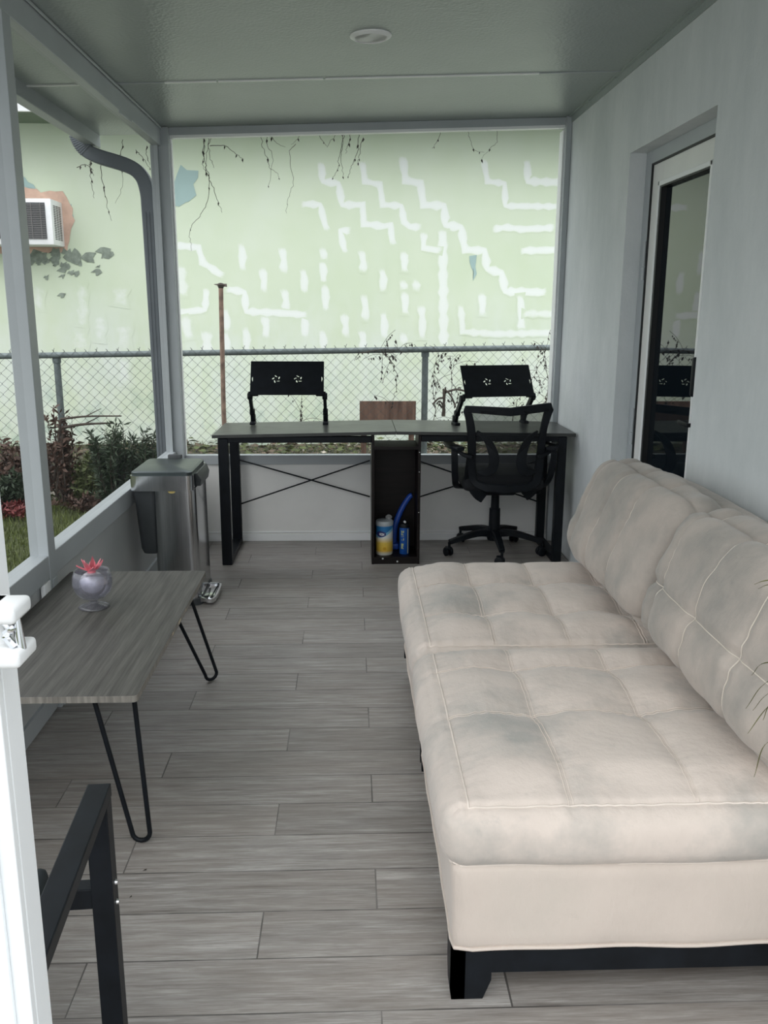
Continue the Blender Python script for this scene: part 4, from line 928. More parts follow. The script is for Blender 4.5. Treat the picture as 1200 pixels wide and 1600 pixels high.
def hairpin(a, b_, foot, ax):
    mb = M(); a, b_, foot = Vector(a), Vector(b_), Vector(foot); u = (b_-a); u.z = 0; u.normalize()
    r_ = 0.024; f1 = foot-u*r_; f2 = foot+u*r_
    arc = [foot+Vector((0, 0, r_+0.0065))+Vector((u.x*math.cos(t), u.y*math.cos(t), math.sin(t)))*r_ for t in [PI+PI*k/8 for k in range(9)]]
    mb.tube([a]+arc+[b_], 0.0065, 10)
    mb.sweep([a+Vector((0, 0, 0.001)), b_+Vector((0, 0, 0.001))], (u.y, -u.x, 0), 0.04, 0.003)
    mb.build('leg', MAT['black_metal'], ct, smooth=True)
z_ = TZ-0.02
hairpin((-0.672, 2.105, z_), (-0.566, 2.100, z_), (-0.572, 2.105, 0), 0)
hairpin((-0.690, 3.020, z_), (-0.615, 3.075, z_), (-0.547, 3.150, 0), 0)
hairpin((-1.02, 2.100, z_), (-0.92, 2.105, z_), (-1.02, 2.105, 0), 0)
hairpin((-0.90, 3.020, z_), (-0.975, 3.075, z_), (-1.02, 3.13, 0), 0)

# ---- footed glass bowl with a silver ball and a pink flower
bc = Vector((-0.846, 2.735, TZ))
gb = thing('footed_glass_bowl', bc, 'footed clear glass bowl standing near the far left corner of the coffee table', 'bowl')
mb = M(); mb.lathe([(0.0, 0.0), (0.048, 0.0), (0.050, 0.003), (0.040, 0.008), (0.014, 0.013), (0.010, 0.020), (0.014, 0.028), (0.038, 0.036), (0.056, 0.055), (0.0635, 0.082), (0.061, 0.108), (0.055, 0.126),
                    (0.053, 0.126), (0.0585, 0.108), (0.061, 0.082), (0.054, 0.057), (0.036, 0.039), (0.0, 0.032)], bc, 48)
mb.build('bowl', MAT['glass'], gb, smooth=True, auto=False)
bl_ = thing('silver_ball', bc+Vector((0, 0, 0.034)), 'mottled silver grey ball sitting inside the footed glass bowl', 'ball'); mb = M()
pr = [(0.042*math.sin(PI*k/16)*(1+0.02*math.sin(k*3)), 0.080-0.042*math.cos(PI*k/16)) for k in range(17)]; pr[0] = (0, pr[0][1]); pr[-1] = (0, pr[-1][1])
mb.lathe(pr, bc, 28); mb.build('ball', MAT['ball'], bl_, smooth=True)
fl = thing('pink_flower', bc+Vector((0, 0, 0.12)), 'pink pointed star flower resting on top of the silver ball in the glass bowl', 'flower')
for k in range(9):
    a = 2*PI*k/9+0.25; el = R(18 if k % 2 else 42); l_ = 0.050 if k % 2 else 0.042
    if k == 8: el = R(80)
    d_ = Vector((math.cos(a)*math.cos(el), math.sin(a)*math.cos(el), math.sin(el))); s_ = Vector((-math.sin(a), math.cos(a), 0)); up = d_.cross(s_)
    mb = M(); c_ = bc+Vector((0, 0, 0.124)); vs = []
    for t, w_ in ((0, .004), (.35, .012), (.65, .010), (.88, .004), (1, 0.0006)):
        cc_ = c_+d_*l_*t+Vector((0, 0, 0.010*t*t))
        for q, dz in ((-1, -.002), (0, .003), (1, -.002), (0, -.003)): vs.append(cc_+s_*w_*q+Vector((0, 0, dz)))
    fs = []
    for i in range(4):
        for j in range(4): fs.append((i*4+j, i*4+(j+1) % 4, (i+1)*4+(j+1) % 4, (i+1)*4+j))
    fs += [(3,2,1,0), (16,17,18,19)]; mb.add(vs, fs); mb.build('petal', MAT['petal'], fl, smooth=True)
mb = M(); mb.lathe([(0, 0.118), (0.014, 0.119), (0.012, 0.13), (0, 0.136)], bc, 12); mb.build('flower_centre', MAT['petal'], fl, smooth=True)

# ---- step bin
tb = thing('trash_can', (-0.90, 4.38, 0), 'tall stainless steel step trash can with a dark lid by the back left corner post', 'trash can')
def loft(mb, rings):
    n_ = len(rings[0]); vs = [p for r_ in rings for p in r_]; fs = [tuple(range(n_))[::-1], tuple((len(rings)-1)*n_+k for k in range(n_))]
    for i in range(len(rings)-1):
        for k in range(n_): fs.append((i*n_+k, i*n_+(k+1) % n_, (i+1)*n_+(k+1) % n_, (i+1)*n_+k))
    mb.add(vs, fs)
def ring(x0, x1, y0, y1, r_, z, n_=6): return [Vector((x, y, z)) for x, y in rr(x0, x1, y0, y1, r_, n_)]
mb = M(); loft(mb, [ring(-0.945, -0.738, 4.205, 4.555, 0.045, 0.03), ring(-0.948, -0.742, 4.20, 4.56, 0.045, 0.56)]); mb.build('body', MAT['steel'], tb, smooth=True)
mb = M(); loft(mb, [ring(-0.950, -0.732, 4.20, 4.56, 0.045, 0.0), ring(-0.950, -0.732, 4.20, 4.56, 0.045, 0.032)]); mb.build('base', MAT['bin_plastic'], tb, smooth=True)
mb = M(); loft(mb, [ring(-1.012, -0.930, 4.24, 4.52, 0.03, 0.245), ring(-1.020, -0.930, 4.23, 4.53, 0.03, 0.27), ring(-1.036, -0.930, 4.205, 4.55, 0.03, 0.56)]); mb.build('liner_pocket', MAT['bin_plastic'], tb, smooth=True)
mb = M(); loft(mb, [ring(-1.043, -0.748, 4.185, 4.58, 0.035, 0.553), ring(-1.043, -0.748, 4.185, 4.58, 0.035, 0.622)]); mb.build('rim', MAT['steel'], tb, smooth=True)
mb = M(); loft(mb, [ring(-1.038, -0.753, 4.19, 4.575, 0.035, 0.622), ring(-1.038, -0.753, 4.19, 4.575, 0.035, 0.636), ring(-1.030, -0.762, 4.20, 4.565, 0.03, 0.641)]); ld = mb.build('lid', MAT['bin_lid'], tb, smooth=True)
mb = M(); mb.bevbox((-0.94, 4.575, 0.56), (-0.87, 4.60, 0.658), 0.006, 2); mb.build('hinge_cover', MAT['bin_plastic'], tb, smooth=True)
mb = M(); loft(mb, [ring(-0.752, -0.727, 4.27, 4.52, 0.012, 0.56), ring(-0.752, -0.722, 4.26, 4.53, 0.012, 0.59), ring(-0.750, -0.738, 4.25, 4.54, 0.006, 0.622)]); mb.build('side_grip', MAT['bin_plastic'], tb, smooth=True)
mb = M(); mb.lathe([(0.0, 0), (0.017, 0), (0.017, 0.0015), (0, 0.0015)], (-0.85, 4.1995, 0.548), 16, Matrix.Rotation(R(90), 3, 'X')@Matrix.Scale(0.5, 3, (0, 1, 0))); mb.build('sticker', simple('yellow_sticker', (0.65, 0.52, 0.18), 0.5), tb)
mb = M(); mb.sweep(smoothpath([(-0.74, 4.22, 0.028), (-0.69, 4.20, 0.024), (-0.675, 4.26, 0.022), (-0.675, 4.42, 0.022), (-0.69, 4.46, 0.024), (-0.74, 4.45, 0.028)], 5), (0, 0, 1), 0.018, 0.010)
mb.bevbox((-0.745, 4.215, 0.012), (-0.682, 4.455, 0.030), 0.006, 2); mb.build('pedal', MAT['chrome'], tb, smooth=True)

tb.location.y -= 0.17; tb.location.x += 0.004; tb.scale = (1, 1, 1.035)

# ---- two-person desk
dk_ = thing('desk', (0.24, 4.98, 0), 'long black two-part desk with a narrow open shelf tower under its middle', 'desk')
dx0, dxm, dx1, dy0, dy1 = -0.757, 0.245, 1.238, 4.705, 5.225
def board(xa, xb, za_, zb_):
    mb = M(); t = 0.018
    mb.add([(xa, dy0, za_-t), (xb, dy0, zb_-t), (xb, dy1, zb_-t), (xa, dy1, za_-t), (xa, dy0, za_), (xb, dy0, zb_), (xb, dy1, zb_), (xa, dy1, za_)], [(0,3,2,1),(4,5,6,7),(0,1,5,4),(1,2,6,5),(2,3,7,6),(3,0,4,7)])
    mb.build('desk_top', [MAT['desk_top']], dk_, bev=0.002)
board(dx0, dxm-0.001, 0.738, 0.757); board(dxm+0.001, dx1, 0.757, 0.745)
def bar(mb, a, b_, w_, h_=None, side=(0,1,0)): mb.sweep([a, b_], side, w_, h_ or w_)
for xa, xb, zz in ((-0.728, -0.672, 0.718), (1.142, 1.192, 0.726)):
    mb = M(); yf, yr = 4.735, 5.185; xm = (xa+xb)/2; w_ = xb-xa
    mb.bevbox((xa, yf-0.022, 0), (xb, yf+0.022, zz), 0.003, 1); mb.bevbox((xa, yr-0.022, 0), (xb, yr+0.022, zz), 0.003, 1)
    mb.bevbox((xa, yf, 0), (xb, yr, 0.035), 0.003, 1); mb.bevbox((xa, yf, zz-0.03), (xb, yr, zz), 0.003, 1)
    mb.build('leg_frame', MAT['black_metal'], dk_)
for y in (4.735, 5.185):
    mb = M(); mb.bevbox((-0.68, y-0.018, 0.693), (0.112, y+0.018, 0.728), 0.003, 1); mb.build('rail', MAT['black_metal'], dk_)
    mb = M(); mb.bevbox((0.383, y-0.018, 0.698), (1.15, y+0.018, 0.733), 0.003, 1); mb.build('rail', MAT['black_metal'], dk_)
for a, b_ in (((-0.675, 5.19, 0.519), (0.112, 5.19, 0.289)), ((-0.675, 5.195, 0.246), (0.112, 5.195, 0.513)), ((0.383, 5.19, 0.519), (1.145, 5.19, 0.255)), ((0.383, 5.195, 0.275), (1.145, 5.195, 0.513))):
    mb = M(); mb.tube([a, b_], 0.0045, 8); mb.build('cross_brace', MAT['black_metal'], dk_, smooth=True)
tx0_, tx1_, tyb = 0.112, 0.383, 4.95; ty_ = 4.712
for xa, xb in ((tx0_, tx0_+0.015), (tx1_-0.015, tx1_)):
    mb = M(); mb.box((xa, ty_, 0), (xb, tyb, 0.735)); mb.build('shelf_side', MAT['dark_wood'], dk_, bev=0.001)
mb = M(); mb.box((tx0_+0.015, ty_+0.001, 0.026), (tx1_-0.015, tyb, 0.042)); mb.box((tx0_+0.015, ty_+0.006, 0), (tx1_-0.015, ty_+0.02, 0.026)); mb.build('bottom_shelf', MAT['dark_wood'], dk_)
mb = M(); mb.box((tx0_+0.015, ty_+0.001, 0.655), (tx1_-0.015, tyb, 0.672)); mb.build('top_shelf', MAT['dark_wood'], dk_)
mb = M(); mb.box((tx0_+0.015, tyb-0.006, 0.042), (tx1_-0.015, tyb, 0.655)); mb.build('back_panel', MAT['dark_wood'], dk_)
for x, z in ((0.175, 0.033), (0.258, 0.014)):
    mb = M(); mb.lathe([(0.0, 0), (0.0052, 0), (0.0045, 0.002), (0, 0.0025)], (x, ty_+(0.001 if z > .03 else .006), z), 12, Matrix.Rotation(R(90), 3, 'X')); mb.build('screw_cap', MAT['white_plastic'], dk_, smooth=True)
for z in (0.64, 0.53, 0.30):
    mb = M(); mb.lathe([(0.0, 0), (0.003, 0), (0, 0.001)], (tx1_-0.0075, ty_, z), 8, Matrix.Rotation(R(90), 3, 'X')); mb.build('screw_cap', MAT['chrome'], dk_)

# things in the shelf tower
CX, CY = 0.186, 4.79
cn = thing('wipes_canister', (CX, CY, 0.042), 'blue, white and yellow disinfecting wipes canister on the bottom shelf of the tower', 'canister')
# printed label drawn in the material of the curved body: swoosh blue top, yellow foot, flower
m, n, L, b, o = newmat('wipes_label'); tc = n.new('ShaderNodeTexCoord'); sp = n.new('ShaderNodeSeparateXYZ'); L.new(tc.outputs['Object'], sp.inputs[0])
z = sp.outputs['Z']; x = sp.outputs['X']
zz = mth(n, L, 'ADD', z, mth(n, L, 'MULTIPLY', mth(n, L, 'POWER', mth(n, L, 'ADD', x, 0.045), 2.0), -5.0))
c = ramp(n, L, mth(n, L, 'MULTIPLY', z, 5.0), [(0.05, (0.72, 0.70, 0.62)), (0.13, (0.80, 0.50, 0.06)), (0.36, (0.85, 0.60, 0.10)), (0.52, (0.82, 0.80, 0.74))])
c = mix(n, L, mth(n, L, 'GREATER_THAN', zz, 0.102), c, (0.25, 0.52, 0.68)); c = mix(n, L, mth(n, L, 'GREATER_THAN', zz, 0.118), c, (0.02, 0.17, 0.42))
L.new(c, b.inputs['Base Color']); b.inputs['Roughness'].default_value = 0.35
mb = M(); mb.lathe([(0, 0), (0.046, 0), (0.049, 0.004), (0.049, 0.170), (0.0, 0.170)], (CX, CY, 0.042), 36); mb.build('canister_body', m, cn, smooth=True)
mb = M(); mb.lathe([(0.0, 0.170), (0.050, 0.170), (0.051, 0.176), (0.050, 0.192), (0.046, 0.197), (0.0, 0.199)], (CX, CY, 0.042), 36); mb.build('lid', simple('grey_lid', (0.42, 0.45, 0.47), 0.4), cn, smooth=True)
mb = M(); rq = Matrix.Rotation(R(-50), 3, 'X'); mb.lathe([(0, 0), (0.019, 0.0), (0.019, 0.004), (0.012, 0.012), (0, 0.014)], (CX+0.026, CY+0.012, 0.252), 20, rq); mb.tube([(CX+0.026, CY+0.014, 0.238), (CX+0.026, CY+0.016, 0.252)], 0.006, 6); mb.build('flip_cap', simple('grey_cap', (0.38, 0.38, 0.38), 0.5), cn, smooth=True)
def wrapped(mb, poly, cx, cy, r_, zc):   # polygon in (arc length, height) laid on a cylinder, front at -y
    b_ = len(mb.v)
    for s_, z in poly: a = s_/r_; mb.v.append(Vector((cx+r_*math.sin(a), cy-r_*math.cos(a), zc+z)))
    mb.f.append(list(range(b_, b_+len(poly)))); mb.mi.append(0)
def ell(cx, cz, a, b_, n_=20): return [(cx+a*math.cos(2*PI*k/n_), cz+b_*math.sin(2*PI*k/n_)) for k in range(n_)]
def wstrip(mb, poly, *a):
    # cut wide polygons into thin columns so that they follow the curve
    wrapped(mb, poly, *a)
mb = M()
for k in range(16):
    a0, a1 = PI*k/16, PI*(k+1)/16; wrapped(mb, [(-0.022-0.030*math.cos(a0), 0.125+0.017*math.sin(a0)), (-0.022-0.030*math.cos(a1), 0.125+0.017*math.sin(a1)), (-0.022-0.030*math.cos(a1), 0.125-0.017*math.sin(a1)), (-0.022-0.030*math.cos(a0), 0.125-0.017*math.sin(a0))], CX, CY, 0.0495, 0.042)
mb.build('logo_oval', simple('logo_navy', (0.03, 0.03, 0.16), 0.4), cn, recalc=False)
white_ink = simple('white_ink', (0.8, 0.8, 0.82), 0.4); yellow_ink = simple('yellow_ink', (0.62, 0.66, 0.16), 0.4); grey_ink = simple('grey_ink', (0.30, 0.24, 0.2), 0.5)
def seg(mb, x0, z0, x1, z1, w_, *cyl):
    d_ = Vector((x1-x0, z1-z0)); d_.normalize(); nx_, nz_ = -d_.y*w_/2, d_.x*w_/2
    wrapped(mb, [(x0+nx_, z0+nz_), (x1+nx_, z1+nz_), (x1-nx_, z1-nz_), (x0-nx_, z0-nz_)], *cyl)
GL = {'O': [(0,0,0,1),(0,1,1,1),(1,1,1,0),(1,0,0,0)], 'X': [(0,0,1,1),(0,1,1,0)], 'K': [(0,0,0,1),(0,.5,1,1),(0,.5,1,0)], 'R': [(0,0,0,1),(0,1,1,1),(1,1,1,.5),(1,.5,0,.5),(.3,.5,1,0)], 'F': [(0,0,0,1),(0,1,1,1),(0,.5,.8,.5)],
      'P': [(0,0,0,1),(0,1,1,1),(1,1,1,.5),(1,.5,0,.5)], 'I': [(.5,0,.5,1)], 'L': [(0,1,0,0),(0,0,1,0)], 'E': [(0,0,0,1),(0,1,1,1),(0,.5,.8,.5),(0,0,1,0)]}
def word(mb, txt, x, z, w_, h_, th, cyl, vertical=False):
    for i, ch in enumerate(txt):
        for a in GL[ch]:
            if vertical:   # reads upward
                seg(mb, x-a[1]*h_, z+i*w_*1.35+a[0]*w_, x-a[3]*h_, z+i*w_*1.35+a[2]*w_, th, *cyl)
            else: seg(mb, x+i*w_*1.35+a[0]*w_, z+a[1]*h_, x+i*w_*1.35+a[2]*w_, z+a[3]*h_, th, *cyl)
cyl = (CX, CY, 0.0502, 0.042)
mb = M(); word(mb, 'ROX', -0.030, 0.118, 0.0075, 0.012, 0.0034, cyl); mb.build('logo_lettering', white_ink, cn, recalc=False)
mb = M()
for k, (x0_, x1_) in enumerate(((-0.035, 0.012), (-0.035, 0.028), (-0.035, 0.020), (-0.035, 0.006))): seg(mb, x0_, 0.090-k*0.007, x1_, 0.088-k*0.007, 0.0016, *cyl)
mb.build('small_print', grey_ink, cn, recalc=False)
mb = M()
for k in range(6): a = PI*k/3; seg(mb, 0.0, 0.040, 0.010*math.cos(a), 0.040+0.010*math.sin(a), 0.006, *cyl)
mb.build('flower_print', simple('amber_ink', (0.60, 0.33, 0.02), 0.4), cn, recalc=False)

AX, AY = 0.301, 4.79
sp_ = thing('spray_can', (AX, AY, 0.042), 'slim blue aerosol spray can with yellow letters, right of the wipes canister', 'spray can')
mb = M(); mb.lathe([(0, 0), (0.027, 0), (0.029, 0.003), (0.029, 0.155), (0.0, 0.156)], (AX, AY, 0.042), 28); mb.build('can_body', simple('spray_blue', (0.015, 0.10, 0.42), 0.3, 0.2, 0.05), sp_, smooth=True)
mb = M(); mb.lathe([(0.029, 0.155), (0.030, 0.160), (0.027, 0.170), (0.022, 0.178), (0.0, 0.179)], (AX, AY, 0.042), 28); mb.lathe([(0.010, 0.178), (0.010, 0.196), (0.0, 0.198)], (AX, AY, 0.042), 14); mb.build('cap', MAT['black_plastic'], sp_, smooth=True)
mb = M(); mb.bevbox((AX-0.006, AY-0.024, 0.226), (AX+0.008, AY-0.002, 0.238), 0.003, 2, Matrix.Rotation(R(35), 3, 'Y')); mb.build('nozzle', MAT['white_plastic'], sp_, smooth=True)
cyl = (AX, AY, 0.0294, 0.042)
mb = M(); word(mb, 'LIFE', -0.006, 0.085, 0.011, 0.013, 0.0034, cyl, True); word(mb, 'PR', -0.006, 0.035, 0.012, 0.013, 0.0034, cyl, True)
mb.build('lettering', yellow_ink, sp_, recalc=False)
mb = M(); seg(mb, 0.020, 0.006, 0.020, 0.150, 0.009, *cyl); mb.build('side_stripe', simple('pale_stripe', (0.45, 0.47, 0.40), 0.4), sp_, recalc=False)

bt = thing('blue_brush', (0.27, 4.90, 0.042), 'blue plastic handle leaning behind the spray can inside the shelf tower', 'brush')
mb = M(); mb.tube(smoothpath([(0.247, 4.90, 0.05), (0.250, 4.90, 0.16), (0.268, 4.91, 0.22), (0.300, 4.92, 0.29), (0.338, 4.93, 0.345), (0.352, 4.93, 0.352)], 6), [0.020-0.006*i/30 for i in range(31)], 10); mb.build('handle', MAT['blue'], bt, smooth=True)
mb = M(); mb.bevbox((0.225, 4.86, 0.042), (0.275, 4.95, 0.080), 0.01, 3); mb.build('brush_head', MAT['blue'], bt, smooth=True)

# ---- laptop stands
def laptop_stand():
    root = thing('laptop_stand', (0, 0, 0), 'black folding laptop stand, set upright on the left half of the desk', 'laptop stand', 'laptop stands on the desk')
    # local: origin midway between the feet on the desk top; plate leans away at the top
    W2_ = 0.208; b0 = Vector((0, -0.16, 0.185)); t0 = Vector((0, -0.05, 0.365)); up = (t0-b0).normalized(); nn = Vector((1, 0, 0)).cross(up)
    pl_ = lambda u, v, d_=0.0: b0+Vector((u, 0, 0))+up*v+nn*d_
    Hh = (t0-b0).length
    mb = M()
    # plate tiled around two ventilation roses and two side slots
    holes = []
    for cx in (-0.062, 0.062):
        for k in range(5): a = 2*PI*k/5+0.4; holes.append((cx+0.017*math.cos(a), Hh*0.47+0.017*math.sin(a), a+0.9, 0.009, 0.0036))
        holes.append((cx, Hh*0.47, 0, 0.0022, 0.0022))
    for sx_ in (-1, 1): holes.append((sx_*(W2_-0.012), Hh*0.47, PI/2, 0.015, 0.0028))
    nu, nv = 150, 76
    def inhole(u, v):
        for hx_, hv, a, la, lb in holes:
            du, dv = u-hx_, v-hv; p_ = du*math.cos(a)+dv*math.sin(a); q_ = -du*math.sin(a)+dv*math.cos(a)
            if (p_/la)**2+(q_/lb)**2 < 1: return True
        return False
    idx = {}
    def vid(i, j, d_):
        k = (i, j, d_)
        if k not in idx: idx[k] = len(mb.v); mb.v.append(pl_(-W2_+2*W2_*i/nu, Hh*j/nv, d_))
        return idx[k]
    solid = [[not inhole(-W2_+2*W2_*(i+.5)/nu, Hh*(j+.5)/nv) for j in range(nv)] for i in range(nu)]
    for i in range(nu):
        for j in range(nv):
            if not solid[i][j]: continue
            mb.f.append([vid(i,j,0), vid(i+1,j,0), vid(i+1,j+1,0), vid(i,j+1,0)]); mb.f.append([vid(i,j,.004), vid(i,j+1,.004), vid(i+1,j+1,.004), vid(i+1,j,.004)]); mb.mi += [0, 0]
            for (di, dj, A, B_) in ((-1,0,(i,j),(i,j+1)), (1,0,(i+1,j),(i+1,j+1)), (0,-1,(i,j),(i+1,j)), (0,1,(i,j+1),(i+1,j+1))):
                ii, jj = i+di, j+dj
                if ii < 0 or jj < 0 or ii >= nu or jj >= nv or not solid[ii][jj]:
                    mb.f.append([vid(*A,0), vid(*B_,0), vid(*B_,.004), vid(*A,.004)]); mb.mi.append(0)
    mb.build('tray', MAT['black_metal'], root)
    for ua in (-W2_, W2_-0.045): mb = M(); mb.sweep([pl_(ua, 0.004, -0.008), pl_(ua+0.045, 0.004, -0.008)], up, 0.006, 0.02); mb.build('lip', MAT['black_metal'], root)
    for sx_ in (-1, 1):
        x = sx_*(W2_+0.004)
        mb = M(); P = [Vector((x, -0.155, 0.19)), Vector((x, -0.12, 0.175)), Vector((x, -0.03, 0.075)), Vector((x, 0.0, 0.02))]
        for a, b_ in zip(P[1:], P[2:]): mb.sweep([a, b_], (1, 0, 0), 0.018, 0.030)
        mb.sweep(P[:2], (1, 0, 0), 0.012, 0.03)
        lg = mb.build('leg', MAT['black_metal'], root)
        for p in (P[1], P[2]):
            mb = M(); mb.lathe([(0, -0.014), (0.018, -0.014), (0.020, -0.010), (0.020, 0.010), (0.018, 0.014), (0, 0.014)], p, 18, Matrix.Rotation(R(90), 3, 'Y'))
            mb.build('joint', MAT['black_plastic'], lg, smooth=True)
        mb = M(); mb.bevbox((x-0.016, -0.05, 0.0), (x+0.016, 0.03, 0.018), 0.004, 2); mb.bevbox((x-0.014, -0.012, 0.01), (x+0.014, 0.02, 0.058), 0.004, 2); mb.build('foot', MAT['black_plastic'], lg, smooth=True)
    return root
ls1 = laptop_stand(); ls2 = copy_tree(ls1)
ls1.location = (-0.362, 5.095, 0.7475)
ls2.location = (0.815, 5.07, 0.7515); ls2.rotation_euler.z = R(11); ls2.scale = (1, 1, 0.94)
ls2['label'] = 'black folding laptop stand, turned askew on the desk behind the office chair'

# ---- office chair
oc = thing('office_chair', (0.845, 4.96, 0), 'black mesh back office swivel chair pushed under the right half of the desk', 'office chair')
hub = Vector((0.845, 4.96, 0))
mb = M(); mb.lathe([(0.0, 0.075), (0.038, 0.075), (0.043, 0.09), (0.040, 0.135), (0.034, 0.14), (0.032, 0.265), (0.025, 0.268), (0.023, 0.36), (0, 0.36)], hub, 24); mb.build('gas_column', MAT['black_plastic'], oc, smooth=True)
for k in range(5):
    a = R(198+72*k-0); d_ = Vector((math.cos(a), math.sin(a), 0)); s_ = Vector((-d_.y, d_.x, 0))
    mb = M(); P = smoothpath([hub+Vector((0, 0, 0.118))+d_*0.02, hub+Vector((0, 0, 0.122))+d_*0.12, hub+Vector((0, 0, 0.085))+d_*0.29], 4)
    mb.sweep(P, s_, [0.052-0.020*i/(len(P)-1) for i in range(len(P))], [0.044-0.018*i/(len(P)-1) for i in range(len(P))])
    sk = mb.build('base_spoke', MAT['black_plastic'], oc, bev=0.005, smooth=True)
    c_ = hub+d_*0.29; mb = M(); mb.tube([c_+Vector((0, 0, 0.045)), c_+Vector((0, 0, 0.085))], 0.008, 10)
    wd = Matrix.Rotation(0.7*k+0.4, 3, 'Z')@Vector((1, 0, 0)); off = Vector((-wd.y, wd.x, 0))*0.012
    q = Matrix.Rotation(math.atan2(wd.y, wd.x), 3, 'Z')@Matrix.Rotation(R(90), 3, 'Y')
    for sg in (-1, 1): mb.lathe([(0, 0.006), (0.022, 0.006), (0.026, 0.010), (0.026, 0.020), (0.020, 0.024), (0, 0.024)] if sg > 0 else [(0, -0.024), (0.020, -0.024), (0.026, -0.020), (0.026, -0.010), (0.022, -0.006), (0, -0.006)], c_+Vector((0, 0, 0.026))+off, 20, q)
    mb.bevbox(c_+off+Vector((-0.018, -0.018, 0.036)), c_+off+Vector((0.018, 0.018, 0.056)), 0.006, 2)
    mb.build('caster', MAT['black_plastic'], sk, smooth=True)
# seat, mechanism
S = Soft((0.235, 0.225, 0.042), 0.04, lambda p, n_: 0.010*max(0, n_.z), (0.855, 4.955, 0.452))
S.mesh((24, 24, 6)).build('seat', simple('black_seat_cloth', (0.012, 0.013, 0.016), 0.85, 0, 0.2, 40, 0.3), oc, smooth=True, auto=False)
mb = M(); mb.bevbox((0.74, 4.86, 0.362), (0.95, 5.06, 0.412), 0.015, 2); mb.tube([(0.95, 4.93, 0.385), (1.07, 4.92, 0.375)], 0.006, 8); mb.bevbox((1.065, 4.905, 0.362), (1.10, 4.93, 0.388), 0.005, 2); mb.build('tilt_mechanism', MAT['black_plastic'], oc, smooth=True)
# backrest: Y frame, top wider than the waist, skirt bowed at the foot
def yb(z): return 4.665-0.035*((z-0.55)/0.35)+(-0.01)
def bp_(x, z): return Vector((x, yb(z)-0.09*((x-0.855)/0.24)**2*-1, z))
LP = [(0.622, 0.880), (0.640, 0.84), (0.655, 0.76), (0.662, 0.66), (0.666, 0.55), (0.682, 0.475), (0.74, 0.445)]
RP = [(1.086, 0.892), (1.068, 0.84), (1.052, 0.76), (1.045, 0.66), (1.040, 0.55), (1.026, 0.475), (0.97, 0.445)]
lp = smoothpath([bp_(*p) for p in LP], 5); rp_ = smoothpath([bp_(*p) for p in RP], 5)
loop = lp+[bp_(0.855, 0.436)]+rp_[::-1]+[bp_(0.855, 0.873)]
mb = M(); mb.sweep(loop, (0, 1, 0), 0.026, [0.036+0.010*abs(math.sin(i*0.12)) for i in range(len(loop))], closed=True); bf = mb.build('back_frame', MAT['black_plastic'], oc, smooth=True, bev=0.006)
# broad outer side panels curving under
for P in ([(0.650, 0.64), (0.655, 0.54), (0.672, 0.46), (0.71, 0.40), (0.75, 0.37)], [(1.052, 0.64), (1.050, 0.54), (1.034, 0.46), (1.01, 0.41), (0.975, 0.38)]):
    mb = M(); pts = smoothpath([bp_(*p)+Vector((0, -0.004+0.02*i, 0)) for i, p in enumerate(P)], 5)
    mb.sweep(pts, (0, 1, 0), 0.016, [0.02+0.045*min(1, i/8) for i in range(len(pts))]); mb.build('back_arm', MAT['black_plastic'], oc, smooth=True, bev=0.005)
mb = M(); pts = smoothpath([bp_(0.69, 0.46), bp_(0.77, 0.447), bp_(0.86, 0.443), bp_(0.95, 0.447), bp_(1.02, 0.46)], 4); mb.sweep(pts, (0, 1, 0), 0.02, 0.045); mb.build('lower_bar', MAT['black_plastic'], oc, smooth=True, bev=0.005)
# mesh
mb = M(); nu, nv = 24, 24
def interp(P, z):
    for a, b_ in zip(P, P[1:]):
        if b_[1] <= z <= a[1]: t = (a[1]-z)/(a[1]-b_[1]); return a[0]+(b_[0]-a[0])*t
    return P[-1][0] if z < P[-1][1] else P[0][0]
for j in range(nv+1):
    z = 0.455+(0.875-0.455)*j/nv; xl, xr = interp(LP, z), interp(RP, z)
    for i in range(nu+1): mb.v.append(bp_(xl+(xr-xl)*i/nu, z)+Vector((0, 0.004, 0)))
for j in range(nv):
    for i in range(nu): a = j*(nu+1)+i; mb.f.append([a, a+1, a+nu+2, a+nu+1]); mb.mi.append(0)
mb.build('back_mesh', MAT['chair_mesh'], oc, smooth=True, recalc=False)
# lumbar wings
for sg in (-1, 1):
    mb = M(); c0 = 0.855+sg*0.012
    P = smoothpath([(c0+sg*0.155, 4.70, 0.76), (c0+sg*0.10, 4.675, 0.71), (c0+sg*0.065, 4.66, 0.63), (c0+sg*0.070, 4.66, 0.56), (c0+sg*0.11, 4.665, 0.535), (c0+sg*0.15, 4.68, 0.54)], 5)
    mb.sweep(P, (0, 1, 0), 0.010, [0.012+0.045*math.sin(PI*i/(len(P)-1)) for i in range(len(P))]); mb.build('lumbar_support', MAT['black_plastic'], oc, smooth=True, bev=0.003)
# armrests (pad + loop)
for sg, x in ((-1, 0.565), (1, 1.115)):
    mb = M(); P = smoothpath([(x-sg*0.03, 4.64, 0.668), (x, 4.70, 0.672), (x+sg*0.004, 4.84, 0.660), (x, 5.02, 0.650)], 5); mb.sweep(P, (1, 0, 0), 0.055, 0.022); pad = mb.build('armrest', MAT['black_plastic'], oc, smooth=True, bev=0.006)
    mb = M(); P = smoothpath([(x, 4.69, 0.668), (x-sg*0.002, 4.685, 0.60), (x-sg*0.01, 4.72, 0.50), (x-sg*0.03, 4.80, 0.435), (x-sg*0.09, 4.88, 0.41)], 5); mb.sweep(P, (1, 0, 0), 0.036, 0.020)
    P = smoothpath([(x, 4.70, 0.665), (x-sg*0.05, 4.69, 0.632), (x-sg*0.10, 4.67, 0.62)], 5); mb.sweep(P, (0, 1, 0), 0.03, 0.022)
    mb.build('arm_bracket', MAT['black_plastic'], pad, smooth=True, bev=0.005)

